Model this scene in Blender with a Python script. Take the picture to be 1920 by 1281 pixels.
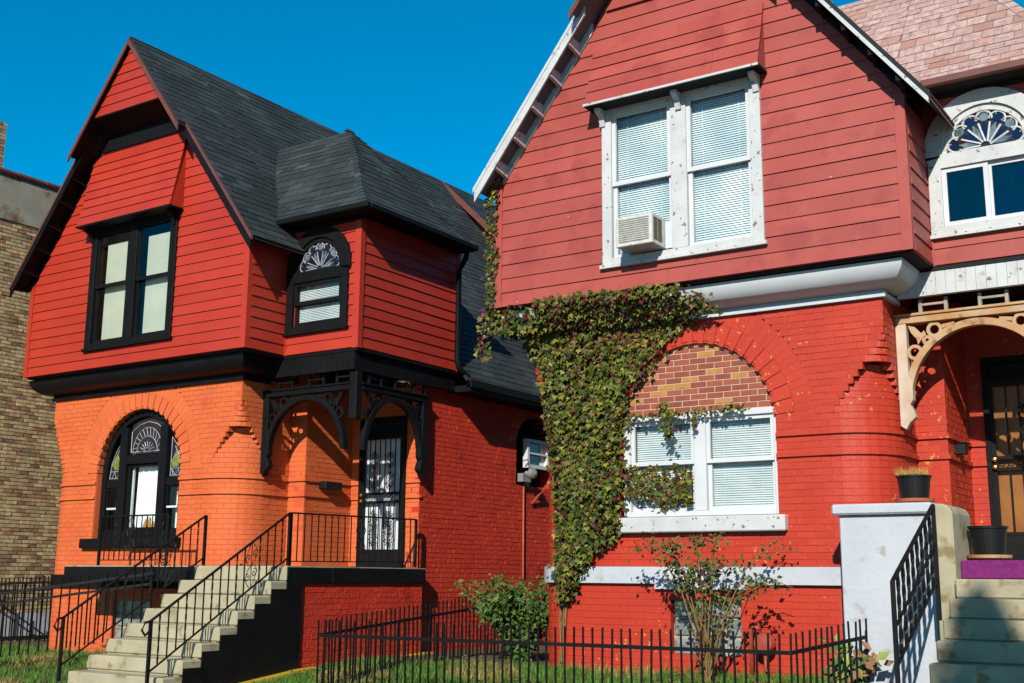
import bpy, bmesh, math, random
import numpy as np
from mathutils import Vector, Matrix
R_ = random.Random(7)
for o in list(bpy.data.objects): bpy.data.objects.remove(o)
S = bpy.context.scene; COL = S.collection
# ---------------- camera (solved from the vanishing lines of the two houses) ----------------
F_PX, YAW, PIT, ROL = 2206.49, math.radians(33.711), math.radians(11.356), math.radians(.486)
fw = Vector((-math.sin(YAW)*math.cos(PIT), math.cos(YAW)*math.cos(PIT), math.sin(PIT)))
r0 = Vector((math.cos(YAW), math.sin(YAW), 0)); u0 = r0.cross(fw)
rr = r0*math.cos(ROL)+u0*math.sin(ROL); uu = -r0*math.sin(ROL)+u0*math.cos(ROL)
cam = bpy.data.cameras.new('camera'); co = bpy.data.objects.new('camera', cam); COL.objects.link(co)
cam.sensor_width = 36; cam.lens = F_PX/1920*36; cam.clip_end = 3000
m = Matrix((rr, uu, -fw)).transposed().to_4x4(); m.translation = (0, 0, 1.6); co.matrix_world = m
S.camera = co
# ---------------- sky, sun, exposure ----------------
SUN = Vector((-.35, 1.0, -.62)).normalized()
W = bpy.data.worlds.new('World'); S.world = W; W.use_nodes = True
nt = W.node_tree; bg = nt.nodes['Background']; sk = nt.nodes.new('ShaderNodeTexSky'); sk.sky_type = 'NISHITA'
sk.sun_disc = False; sk.sun_elevation = math.asin(-SUN.z); sk.sun_rotation = math.atan2(-SUN.x, -SUN.y)
sk.air_density = 1.0; sk.dust_density = .1; sk.ozone_density = 4.0; sk.altitude = 300
hs = nt.nodes.new('ShaderNodeHueSaturation'); hs.inputs['Saturation'].default_value = 1.7; hs.inputs['Hue'].default_value = .485; hs.inputs['Value'].default_value = 1.25
nt.links.new(sk.outputs[0], hs.inputs['Color']); nt.links.new(hs.outputs[0], bg.inputs[0]); bg.inputs[1].default_value = .076
sl = bpy.data.lights.new('sun', 'SUN'); sl.energy = 5.0; sl.angle = math.radians(.5); sl.color = (1, .95, .86)
so = bpy.data.objects.new('sun', sl); COL.objects.link(so); so.rotation_euler = SUN.to_track_quat('-Z', 'Y').to_euler()
S.view_settings.view_transform = 'Standard'; S.view_settings.look = 'None'; S.view_settings.exposure = .6; S.view_settings.gamma = 1
S.render.engine = 'CYCLES'; S.cycles.max_bounces = 6; S.cycles.diffuse_bounces = 2; S.cycles.transparent_max_bounces = 12
S.render.resolution_x, S.render.resolution_y = 1024, 683

# ---------------- materials ----------------
ALB = .72
def dim(c): return tuple(v*ALB for v in c)
def mat(name, c1, c2=None, sc=3., rough=.6, bump=0., bsc=60., chip=None, spec=.3, metal=0., dirt=None, attr=None, det=4., rnd=0.):
    """two-tone noise colour + optional chipped spots (colour, threshold, scale) + fine relief"""
    c1 = dim(c1); c2 = c2 and dim(c2); chip = chip and (dim(chip[0]), *chip[1:]); dirt = dirt and (dim(dirt[0]), *dirt[1:])
    M = bpy.data.materials.new(name); M.use_nodes = True; t = M.node_tree; n = t.nodes; L = t.links
    b = n['Principled BSDF']; b.inputs['Roughness'].default_value = rough; b.inputs['Metallic'].default_value = metal
    b.inputs['Specular IOR Level'].default_value = spec
    g = n.new('ShaderNodeNewGeometry')
    def noise(scale, d=det, off=0.):
        x = n.new('ShaderNodeTexNoise'); x.inputs['Scale'].default_value = scale; x.inputs['Detail'].default_value = d
        if off:
            v = n.new('ShaderNodeVectorMath'); v.inputs[1].default_value = (off, off*2, off*3); L.new(g.outputs['Position'], v.inputs[0]); L.new(v.outputs[0], x.inputs['Vector'])
        else: L.new(g.outputs['Position'], x.inputs['Vector'])
        return x.outputs['Fac']
    def mix(fac, a, c):
        x = n.new('ShaderNodeMix'); x.data_type = 'RGBA'
        if isinstance(fac, float): x.inputs[0].default_value = fac
        else: L.new(fac, x.inputs[0])
        for i, v in ((6, a), (7, c)):
            if isinstance(v, tuple): x.inputs[i].default_value = (*v[:3], 1)
            else: L.new(v, x.inputs[i])
        return x.outputs[2]
    def ramp(f, a, c):
        x = n.new('ShaderNodeMapRange'); L.new(f, x.inputs[0]); x.inputs[1].default_value = a; x.inputs[2].default_value = c; x.clamp = True
        return x.outputs[0]
    col = c1
    if attr:
        a = n.new('ShaderNodeAttribute'); a.attribute_name = attr; col = a.outputs['Color']
        if c2: col = mix(ramp(noise(sc), .35, .7), col, c2)
    elif c2: col = mix(ramp(noise(sc), .32, .68), c1, c2)
    if dirt: col = mix(ramp(noise(dirt[2], 6, 3.3), dirt[1], dirt[1]+.12), col, dirt[0])
    if chip:
        fc = ramp(noise(chip[2], 8, 7.7), chip[1], chip[1]+.02)
        if len(chip) > 3:
            mu = n.new('ShaderNodeMath'); mu.operation = 'MULTIPLY'; L.new(fc, mu.inputs[0]); L.new(ramp(noise(chip[3], 3, 11.), .5, .56), mu.inputs[1]); fc = mu.outputs[0]
        col = mix(fc, col, chip[0])
    if rnd:
        oi = n.new('ShaderNodeObjectInfo'); mr = n.new('ShaderNodeMapRange'); mr.inputs[3].default_value = 1-rnd; mr.inputs[4].default_value = 1+rnd; L.new(oi.outputs['Random'], mr.inputs[0])
        hv = n.new('ShaderNodeHueSaturation'); L.new(mr.outputs[0], hv.inputs['Value'])
        if isinstance(col, tuple): hv.inputs['Color'].default_value = (*col, 1)
        else: L.new(col, hv.inputs['Color'])
        col = hv.outputs[0]
    if isinstance(col, tuple): b.inputs['Base Color'].default_value = (*col, 1)
    else: L.new(col, b.inputs['Base Color'])
    if bump:
        bp = n.new('ShaderNodeBump'); bp.inputs['Strength'].default_value = 1.; bp.inputs['Distance'].default_value = bump
        L.new(noise(bsc, 6), bp.inputs['Height']); L.new(bp.outputs[0], b.inputs['Normal'])
    return M
def glass(name, tint=(.9, .95, .95), ior=1.5):
    M = bpy.data.materials.new(name); M.use_nodes = True; t = M.node_tree; n = t.nodes; L = t.links; n.remove(n['Principled BSDF'])
    tr = n.new('ShaderNodeBsdfTransparent'); tr.inputs[0].default_value = (*tint, 1); gl = n.new('ShaderNodeBsdfGlossy'); gl.inputs['Roughness'].default_value = .02
    fr = n.new('ShaderNodeFresnel'); fr.inputs[0].default_value = ior; mx = n.new('ShaderNodeMixShader')
    L.new(fr.outputs[0], mx.inputs[0]); L.new(tr.outputs[0], mx.inputs[1]); L.new(gl.outputs[0], mx.inputs[2]); L.new(mx.outputs[0], n['Material Output'].inputs[0])
    return M
MT = {}
MT['A_brick'] = mat('orange painted brick', (.64, .135, .036), (.58, .105, .028), 2.2, .75, .005, 28, dirt=((.52, .06, .018), .62, 1.3), rnd=.04)
MT['A_side'] = mat('shade reddened side brick', (.58, .042, .014), (.50, .032, .011), 2.5, .7, .012, 24, dirt=((.33, .016, .007), .6, 1.6))  # deeper red than the front: shade of the side faces put into the colour
MT['A_sidemortar'] = mat('shade reddened side joints', (.48, .032, .011), (.42, .026, .009), 3, .75)  # joints reddened likewise, side shade put into the colour
MT['B_brick'] = mat('red painted brick', (.49, .038, .013), (.43, .029, .011), 2., .55, .003, 40, chip=((.58, .22, .05), .635, 16., 1.1), dirt=((.41, .03, .014), .58, 1.2), rnd=.05)
MT['A_mortar'] = mat('orange painted joints', (.58, .105, .028), (.50, .078, .022), 3, .7)
MT['B_mortar'] = mat('red painted joints', (.45, .033, .012), (.40, .026, .010), 3, .7)
MT['A_siding'] = mat('scarlet painted siding', (.43, .036, .016), (.38, .029, .014), 1.5, .45, .0012, 40, chip=((.5, .42, .36), .77, 14), rnd=.07)
MT['B_siding'] = mat('faded red siding', (.385, .074, .056), (.34, .056, .042), 2., .55, .0015, 60, chip=((.5, .4, .38), .745, 17), dirt=((.31, .05, .042), .54, 3.), rnd=.07)
MT['black'] = mat('black gloss paint', (.0045, .0045, .005), (.007, .007, .0075), 4, .55, .001, 50, spec=.12, chip=((.45, .38, .3), .765, 22))
MT['blackcove'] = mat('black cove paint', (.004, .004, .0045), (.008, .008, .009), 5, .5, .0015, 30, spec=.15)
MT['white'] = mat('chipped white paint', (.56, .57, .56), (.48, .49, .48), 4, .5, .0015, 60, chip=((.20, .15, .10), .635, 15), dirt=((.38, .36, .32), .62, 9))
MT['whiteclean'] = mat('white vinyl', (.62, .63, .64), (.56, .57, .58), 3, .35)
MT['whitecove'] = mat('white metal cove', (.55, .57, .59), (.49, .51, .53), 2, .42, .0006, 30, dirt=((.36, .33, .30), .66, 3))
MT['whitewall'] = mat('white painted block', (.50, .52, .55), (.44, .46, .50), 2, .6, .004, 18, dirt=((.36, .32, .28), .60, 5))
MT['soffit'] = mat('grey soffit boards', (.13, .14, .135), (.10, .11, .11), 4, .7)  # grey deepened for the shade under the overhang
MT['brown'] = mat('brown drip edge', (.16, .055, .04), (.12, .04, .032), 5, .45)
MT['wood'] = mat('weathered bare wood', (.42, .21, .075), (.50, .33, .19), 4, .6, .0025, 40, dirt=((.22, .09, .035), .57, 7))
MT['palewood'] = mat('pale weathered paint on wood', (.58, .47, .38), (.47, .33, .21), 5, .6, .002, 40)
MT['greywood'] = mat('grey weathered timber', (.36, .32, .23), (.25, .22, .16), 8, .7, .003, 60)
MT['concrete'] = mat('worn concrete', (.42, .37, .24), (.33, .29, .19), 3, .8, .003, 50, dirt=((.22, .17, .08), .56, 5))
MT['iron'] = mat('black wrought iron', (.005, .005, .005), (.009, .008, .008), 9, .5, spec=.15, chip=((.4, .36, .32), .76, 30))
MT['yellow'] = mat('yellow painted kerb', (.60, .36, .02), (.50, .28, .02), 5, .6, .003, 40, dirt=((.3, .17, .03), .62, 6))
MT['ground'] = mat('dry soil', (.10, .075, .035), (.06, .045, .02), 6, .9, .01, 30)
MT['pavement'] = mat('concrete pavement', (.33, .31, .28), (.27, .25, .22), 2, .85, .002, 60)
MT['asphalt'] = mat('asphalt', (.05, .05, .05), (.04, .04, .04), 3, .85, .003, 90)
MT['blind'] = mat('white blind', (.70, .73, .73), (.55, .6, .62), rough=.5)
MT['blindB'] = mat('grey blind', (.86, .92, .94), (.50, .62, .68), 1.5, rough=.5)
MT['creamblind'] = mat('cream roller blind', (.54, .55, .44), (.48, .49, .39), 3, .6)
MT['curtain'] = mat('white curtain', (.85, .9, .9), (.8, .84, .85), 3, .8)
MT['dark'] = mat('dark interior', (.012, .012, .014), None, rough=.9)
MT['bluereflect'] = mat('painted blue reflection', (.015, .09, .42), (.01, .05, .25), 3, .5)  # bright blue reflection of the right bay pane, painted as a colour
MT['lead'] = mat('lead came', (.45, .45, .43), (.3, .3, .29), 9, .5)
MT['stain_blue'] = mat('blue stained glass', (.006, .011, .05), None, rough=.1, spec=.6)
MT['stain_green'] = mat('yellow green stained glass', (.24, .25, .04), (.06, .13, .03), 12, rough=.1, spec=.6)
MT['stain_pale'] = mat('pale opal glass', (.20, .25, .27), (.06, .10, .11), 12, rough=.15, spec=.6)
MT['stain_dark'] = mat('dark plum stained glass', (.03, .012, .02), (.02, .03, .04), 6, rough=.1, spec=.6)
MT['glass'] = glass('window glass'); MT['glassblue'] = glass('sliding window glass', (.5, .6, .75), 1.9)
MT['roofA'] = mat('charcoal shingles', (.03, .04, .04), (.018, .024, .025), 1.2, .75, .004, 120, attr='Col')
MT['roofB'] = mat('pink shingles', (.4, .25, .22), (.33, .19, .165), 14, .8, .003, 150, attr='Col')
MT['tarB'] = mat('red roof deck', (.2, .12, .10), None, rough=.8)
MT['tar'] = mat('black roof deck', (.012, .014, .015), None, rough=.8)
MT['leaf'] = mat('leaf', (.1, .1, .02), None, rough=.5, attr='Col', spec=.16)
MT['stem'] = mat('woody stem', (.16, .10, .04), (.25, .14, .04), 20, .8)
MT['pot'] = mat('black plastic pot', (.008, .008, .008), None, rough=.4)
MT['terracotta'] = mat('terracotta', (.45, .11, .05), (.35, .08, .04), 9, .7)
MT['purple'] = mat('purple carpet', (.22, .018, .16), (.15, .012, .11), 25, .95, .006, 300)
MT['door'] = mat('orange varnished door', (.30, .115, .025), (.22, .08, .015), 5, .4)
MT['brass'] = mat('brass', (.6, .38, .1), None, rough=.3, metal=.9)
MT['whitedoor'] = mat('white door', (.62, .65, .68), None, rough=.35)
MT['steel'] = mat('galvanised steel', (.4, .42, .43), None, rough=.4, metal=.6)
MT['tag_white'] = mat('white appliance enamel', (.62, .62, .58), (.5, .5, .45), 15, .45, dirt=((.3, .29, .2), .62, 12))
MT['grille'] = mat('olive grille mesh', (.10, .095, .05), None, rough=.7)
MT['infill_mortar'] = mat('pale pink mortar', (.62, .43, .33), (.55, .37, .28), 8, .8)
for k, c in dict(i1=(.33, .085, .042), i2=(.27, .065, .035), i3=(.46, .22, .055)).items(): MT['infill_'+k] = mat('infill brick '+k, c, tuple(v*.82 for v in c), 12, .75, .002, 120)
MT['N_mortar'] = mat('old lime mortar', (.34, .27, .16), (.20, .15, .09), 3, .9)
MT['stucco'] = mat('weathered parapet stucco', (.36, .33, .26), (.28, .25, .18), 2.5, .85, .003, 40, dirt=((.16, .09, .03), .58, 2.2))
MT['N_brick'] = mat('common brick', (.3, .2, .1), (.36, .26, .14), 10, .85, .004, 90, attr='Col')
MT['rustpipe'] = mat('red painted pipe', (.40, .07, .04), (.28, .05, .03), 9, .5)
MT['glassblock'] = mat('glass block', (.10, .12, .11), (.35, .37, .33), 9, .12, .004, 25, spec=.8)

# ---------------- geometry helpers ----------------
class MB:
    def __init__(s): s.v = []; s.f = []; s.c = []
    def add(s, vs, fs, col=None):
        k = len(s.v); s.v += [tuple(p) for p in vs]; s.f += [tuple(i+k for i in f) for f in fs]
        if col is not None: s.c += [col]*len(fs)
        return s
    def box(s, x0, x1, y0, y1, z0, z1, col=None):
        return s.add([(x0, y0, z0), (x1, y0, z0), (x1, y1, z0), (x0, y1, z0), (x0, y0, z1), (x1, y0, z1), (x1, y1, z1), (x0, y1, z1)],
                     [(0, 3, 2, 1), (4, 5, 6, 7), (0, 1, 5, 4), (1, 2, 6, 5), (2, 3, 7, 6), (3, 0, 4, 7)], col)
    def hexa(s, p, col=None):   # 8 points: bottom ring then top ring
        return s.add(p, [(0, 3, 2, 1), (4, 5, 6, 7), (0, 1, 5, 4), (1, 2, 6, 5), (2, 3, 7, 6), (3, 0, 4, 7)], col)
    def bar(s, a, b, w, h, up=(0, 0, 1)):   # rectangular bar from a to b
        a = Vector(a); b = Vector(b); d = (b-a).normalized(); up = Vector(up)
        if abs(d.dot(up)) > .98: up = Vector((0, 1, 0))
        x = d.cross(up).normalized()*w/2; y = x.cross(d).normalized()*h/2
        return s.hexa([a-x-y, a+x-y, a+x+y, a-x+y, b-x-y, b+x-y, b+x+y, b-x+y])
    def tube(s, pts, r, n=6):
        pts = [Vector(p) for p in pts]; k = len(s.v); m = len(pts)
        for i, p in enumerate(pts):
            d = (pts[min(i+1, m-1)]-pts[max(i-1, 0)]).normalized(); up = Vector((0, 0, 1)) if abs(d.z) < .9 else Vector((0, 1, 0))
            x = d.cross(up).normalized(); y = x.cross(d); ri = r[i] if isinstance(r, (list, tuple)) else r
            s.v += [tuple(p+(x*math.cos(2*math.pi*j/n)+y*math.sin(2*math.pi*j/n))*ri) for j in range(n)]
        for i in range(m-1):
            for j in range(n): s.f.append((k+i*n+j, k+i*n+(j+1) % n, k+(i+1)*n+(j+1) % n, k+(i+1)*n+j))
        s.f.append(tuple(k+j for j in range(n))[::-1]); s.f.append(tuple(k+(m-1)*n+j for j in range(n))); return s
    def prism(s, poly, fn, d0, d1):   # 2-D polygon (a,b) extruded: fn(a,b,d) -> point
        n = len(poly); vs = [fn(a, b, d0) for a, b in poly]+[fn(a, b, d1) for a, b in poly]
        return s.add(vs, [tuple(range(n))[::-1], tuple(range(n, 2*n))]+[(i, (i+1) % n, n+(i+1) % n, n+i) for i in range(n)])
    def ring(s, cx, cz, r0, r1, a0, a1, fn, d0, d1, n=24):   # arch band between two radii
        for i in range(n):
            t0 = a0+(a1-a0)*i/n; t1 = a0+(a1-a0)*(i+1)/n
            P = [(cx+r*math.cos(t), cz+r*math.sin(t)) for t in (t0, t1) for r in (r0, r1)]
            q = [P[0], P[1], P[3], P[2]]
            s.hexa([fn(a, b, d0) for a, b in q]+[fn(a, b, d1) for a, b in q])
        return s
    def lathe(s, prof, n=24, c=(0, 0, 0)):
        k = len(s.v)
        for r, z in prof: s.v += [(c[0]+r*math.cos(2*math.pi*j/n), c[1]+r*math.sin(2*math.pi*j/n), c[2]+z) for j in range(n)]
        for i in range(len(prof)-1):
            for j in range(n): s.f.append((k+i*n+j, k+i*n+(j+1) % n, k+(i+1)*n+(j+1) % n, k+(i+1)*n+j))
        s.f.append(tuple(k+j for j in range(n))[::-1]); s.f.append(tuple(k+(len(prof)-1)*n+j for j in range(n))); return s
    def build(s, name, m, parent=None, loc=None, smooth=False, bevel=0., fix=True):
        me = bpy.data.meshes.new(name); me.from_pydata(s.v, [], s.f)
        if s.c:
            at = me.color_attributes.new('Col', 'FLOAT_COLOR', 'CORNER')
            cols = np.repeat(np.array([(*dim(c), 1.) for c in s.c], dtype=np.float32), [len(f) for f in s.f], axis=0)
            at.data.foreach_set('color', cols.ravel())
        if fix and not s.c and len(s.f) < 20000:
            bm = bmesh.new(); bm.from_mesh(me); bmesh.ops.recalc_face_normals(bm, faces=bm.faces); bm.to_mesh(me); bm.free()
        me.materials.append(MT[m] if isinstance(m, str) else m)
        if smooth: me.polygons.foreach_set('use_smooth', [True]*len(me.polygons))
        return link(name, me, parent, loc, bevel)
def link(name, me, parent=None, loc=None, bevel=0.):
    o = bpy.data.objects.new(name, me); COL.objects.link(o)
    if parent: o.parent = parent
    if loc is not None: o.location = loc
    if bevel: b = o.modifiers.new('bevel', 'BEVEL'); b.width = bevel; b.segments = 1; b.limit_method = 'ANGLE'
    return o
def thing(name, label, cat, loc=(0, 0, 0), group=None):
    o = bpy.data.objects.new(name, None); COL.objects.link(o); o.location = loc; return tag(o, label, cat, group)
def tag(o, label, cat, group=None):
    o['label'] = label; o['category'] = cat
    if group: o['group'] = group
    return o
def stuff(o): o['kind'] = 'stuff'; return o
def struct(o): o['kind'] = 'structure'; return o
FY = lambda y: (lambda a, b, d: (a, y+d, b))     # drawing plane facing the street: a = x, b = z
FX = lambda x: (lambda a, b, d: (x-d, a, b))     # drawing plane facing right: a = y, b = z
def spiral(cx, cz, r, turns, a0, sgn, n=18):
    return [(cx+r*(1-.85*i/n)*math.cos(a0+sgn*turns*2*math.pi*i/n), cz+r*(1-.85*i/n)*math.sin(a0+sgn*turns*2*math.pi*i/n)) for i in range(n+1)]
OB = Vector((-3.06, 12.0, 0)); OA = Vector((-12.332, 11.616, -.15))
# ---------------- brick shell of a house ----------------
BX0, BX1, BY = -4.88, -.46, .42          # brick front: left, right, plane
ACX, ACZ, AR = -2.68, 3.34, .98          # big arched opening: centre, spring line, radius
RID, SLP, CX = 10.2, 1.31, -2.5         # ridge height, roof slope, gable axis
CH = .0745                               # brick course
def plan(z, corb=True):
    """plan polyline at height z: square corner above, stepped corbel, rounded corner below -> pts, lengths, runs, sharp points, arcs"""
    R = .62; kL = 1. if z < 3.38 else max(0., (4.24-z)/.86)
    pts = [(BX0, 9.)]; runs = {0: 0}; sharp = []; arcs = []
    def arc(cx, cy, r, t0, t1, n=8):
        i0 = len(pts)
        for j in range(n+1): t = t0+(t1-t0)*j/n; pts.append((cx+r*math.cos(t), cy+r*math.sin(t)))
        arcs.append((i0, len(pts)-1))
    r = .5*kL
    if r > .02: arc(BX0+r, BY+r, r, math.pi, 1.5*math.pi)
    else: pts.append((BX0, BY)); sharp.append(len(pts)-1)
    runs[1] = len(pts)-1
    cx, cy = BX1-R, BY+R
    if z >= 4.24: pts.append((BX1, BY)); sharp.append(len(pts)-1)
    elif z >= 3.90:
        r = .22*(4.24-z)/.34+.012; arc(BX1-r, BY+r, r, -math.pi/2, 0, 4)
    elif z >= 3.38:
        q = .22+.38*(3.90-z)/.52; dx = R-q; t = math.asin(dx/R)
        pts.append((BX1-q, BY)); sharp.append(len(pts)-1); pts.append((BX1-q, cy-R*math.cos(t))); sharp.append(len(pts)-1)
        pts.pop(); arc(cx, cy, R, -math.pi/2+t, -t); sharp.append(len(pts)-1); pts.append((BX1, BY+q)); sharp.append(len(pts)-1)
    else: arc(cx, cy, R, -math.pi/2, 0)
    runs[2] = len(pts)-1
    for i, p in enumerate(((BX1, 1.46), (-.12, 1.46), (-.12, 2.5), (1.25, 2.5), (1.25, 10.))): pts.append(p); runs[3+i] = len(pts)-1; sharp.append(len(pts)-1)
    s = [0.]
    for a, b in zip(pts, pts[1:]): s.append(s[-1]+math.hypot(b[0]-a[0], b[1]-a[1]))
    return pts, s, runs, [s[i] for i in sharp[:-1]], [(s[a], s[b]) for a, b in arcs]
def at_s(pts, s, q):
    q = min(max(q, 0), s[-1]-1e-6)
    i = max(j for j in range(len(s)-1) if s[j] <= q+1e-9); t = (q-s[i])/max(s[i+1]-s[i], 1e-9)
    a, b = pts[i], pts[i+1]; return Vector((a[0]+(b[0]-a[0])*t, a[1]+(b[1]-a[1])*t))
def blocked(z, pts, s, runs, ring=True):
    """openings cut by the course at height z, as intervals of path length"""
    out = []
    s0 = s[runs[1]]; x0 = pts[runs[1]][0]; F = lambda x: s0+x-x0      # front run
    R = AR+(.45 if ring else 0)
    if z > ACZ+.036:
        if z-ACZ < R: h = math.sqrt(R*R-(z-ACZ)**2); out.append((F(ACX-h), F(ACX+h)))
    elif z > 2.3: out.append((F(ACX-AR), F(ACX+AR)))
    if .76 < z < 1.39: out.append((F(-3.03), F(-2.18)))
    d0 = s[runs[5]]
    if 1.8 < z < 4.2: out.append((d0+.2, d0+1.1))
    e0 = s[runs[6]]
    if 3.3 < z < 4.52:
        h = .55 if z < 3.97 else math.sqrt(max(0, .55**2-(z-3.97)**2)); out.append((e0+3.2-h, e0+3.2+h))
    return out
def brick_shell(house, tagk, zlo=.55, zhi=4.62):
    mo = MB(); rest = MB(); solo = []; ms = MB(); rs_ = MB()
    j = 0; z = zlo
    while z < zhi-.01:
        zc = z+CH/2; pts, s, runs, sharp, arcs = plan(zc); bl = blocked(zc, pts, s, runs)
        # joint surface of this course
        N = len(pts)
        for i in range(N-1):
            a, b = Vector(pts[i]), Vector(pts[i+1]); d = (b-a).normalized(); n = Vector((d.y, -d.x))
            ivs = [(s[i], s[i+1])]
            for lo, hi in bl: ivs = [q for p in ivs for q in ((p[0], min(p[1], lo)), (max(p[0], hi), p[1])) if q[1]-q[0] > 1e-4]
            for lo, hi in ivs:
                p = a+d*(lo-s[i])-n*.0035; q = a+d*(hi-s[i])-n*.0035; w = -n*.22
                (ms if (tagk == 'A' and min(p.x, q.x) > 1.15) else mo).add([(p.x, p.y, z), (q.x, q.y, z), (q.x, q.y, z+CH), (p.x, p.y, z+CH), (p.x+w.x, p.y+w.y, z), (q.x+w.x, q.y+w.y, z), (q.x+w.x, q.y+w.y, z+CH), (p.x+w.x, p.y+w.y, z+CH)],
                       [(0, 1, 2, 3), (3, 2, 6, 7), (1, 0, 4, 5), (0, 3, 7, 4), (2, 1, 5, 6)])
        # bricks
        q = -(j % 2)*.103
        while q < s[-1]:
            cuts = [max(q, 0), min(q+.206, s[-1])]+[c for c in sharp if q < c < q+.206]; cuts.sort()

            for lo, hi in zip(cuts, cuts[1:]):
                for b0, b1 in bl:
                    if lo < b0 < hi: hi = b0
                    if lo < b1 < hi and b0 <= lo: lo = b1
                if hi-lo < .025 or any(b0-1e-6 <= lo and hi <= b1+1e-6 for b0, b1 in bl): continue
                a = at_s(pts, s, lo+.003); b = at_s(pts, s, hi-.003); d = (b-a).normalized(); n = Vector((d.y, -d.x))
                if a.y > 9 or (a.x < -4.5 and a.y > 3): continue
                o = R_.uniform(0, .0025) if a.x < 1.2 else R_.uniform(0, .008); full = hi-lo > .2
                if full and abs(a.y-BY) < .002 and abs(b.y-BY) < .002 and z > 1.75: solo.append((a.x, z, o)); continue
                if any(ca-.1 < lo and hi < cb+.1 for ca, cb in arcs):
                    m_ = 6; P = []; za, zb = z+.004, z+CH-.004
                    for i_ in range(m_):
                        c_ = lo+.004+(hi-lo-.008)*i_/(m_-1); pa = at_s(pts, s, c_-.012); pb = at_s(pts, s, c_+.012); dd = (pb-pa).normalized(); nn = Vector((dd.y, -dd.x)); pc = at_s(pts, s, c_)
                        for w_ in (o, -.09): P += [(pc.x+nn.x*w_, pc.y+nn.y*w_, za), (pc.x+nn.x*w_, pc.y+nn.y*w_, zb)]
                    fs = [(0, 2, 3, 1), (m_*4-4, m_*4-3, m_*4-1, m_*4-2)]
                    for i_ in range(m_-1): k_ = i_*4; fs += [(k_, k_+4, k_+5, k_+1), (k_+1, k_+5, k_+7, k_+3), (k_, k_+2, k_+6, k_+4)]
                    rest.add(P, fs); continue
                t0, t1 = R_.uniform(-.0015, .0015), R_.uniform(-.0015, .0015)
                A = a+n*(o+t0); B = b+n*(o+t1); A2 = a-n*.1; B2 = b-n*.1; za, zb = z+.004, z+CH-.004
                (rs_ if (tagk == 'A' and min(a.x, b.x) > 1.15 and abs(a.y-b.y) > .01) else rest).add([(A.x, A.y, za), (B.x, B.y, za), (B2.x, B2.y, za), (A2.x, A2.y, za), (A.x, A.y, zb), (B.x, B.y, zb), (B2.x, B2.y, zb), (A2.x, A2.y, zb)],
                         [(0, 1, 5, 4), (1, 2, 6, 5), (3, 0, 4, 7), (4, 5, 6, 7), (3, 2, 1, 0)])
            q += .206
        z += CH; j += 1
    for c in ((-.70, -.468, 1.40, 1.7), (-.34, -.128, 2.44, 2.7), (1.0, 1.243, 2.508, 2.75), (-.34, -.13, 1.468, 1.7)): mo.box(c[0], c[1], c[2], c[3], zlo, 4.9)
    w = mo.build('wall', tagk+'_mortar', house, fix=False)
    stuff(rest.build('brick_courses', tagk+'_brick', w, fix=False))
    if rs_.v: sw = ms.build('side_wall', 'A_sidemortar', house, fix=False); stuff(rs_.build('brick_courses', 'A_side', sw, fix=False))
    # the bricks of the front that show largest are objects of their own
    vis = [b for b in solo if not (tagk == 'B' and b[0] < -3.6 and b[1] > 1.9)]
    R_.shuffle(vis); vis.sort(key=lambda b: -(b[0]+.25*b[1]) if tagk == 'B' else -b[0]*0-b[1]*0)
    own = set(vis[:240]); var = []
    for k in range(5):
        e = [R_.uniform(-.002, .002) for _ in range(8)]
        var.append(MB().hexa([(0, e[0], .004), (.198, e[1], .004), (.198, .1, .004), (0, .1, .004), (0, e[2], CH-.004), (.198, e[3], CH-.004), (.198, .1, CH-.004), (0, .1, CH-.004)]))
    mes = []
    left = MB()
    for b in solo:
        if b in own: continue
        e = [R_.uniform(-.0015, .0015) for _ in range(4)]; y = BY-b[2]
        left.hexa([(b[0], y+e[0], b[1]+.004), (b[0]+.198, y+e[1], b[1]+.004), (b[0]+.198, y+.1, b[1]+.004), (b[0], y+.1, b[1]+.004), (b[0], y+e[2], b[1]+CH-.004), (b[0]+.198, y+e[3], b[1]+CH-.004), (b[0]+.198, y+.1, b[1]+CH-.004), (b[0], y+.1, b[1]+CH-.004)])
    if left.v: stuff(left.build('brick_courses', tagk+'_brick', w, fix=False))
    for k, b in enumerate(sorted(own)):
        if k < 5: o = var[k].build('brick', tagk+'_brick', w); mes.append(o.data)
        else: o = link('brick', mes[k % 5], w)
        o.location = (b[0], BY-b[2], b[1])
    return w
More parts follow.
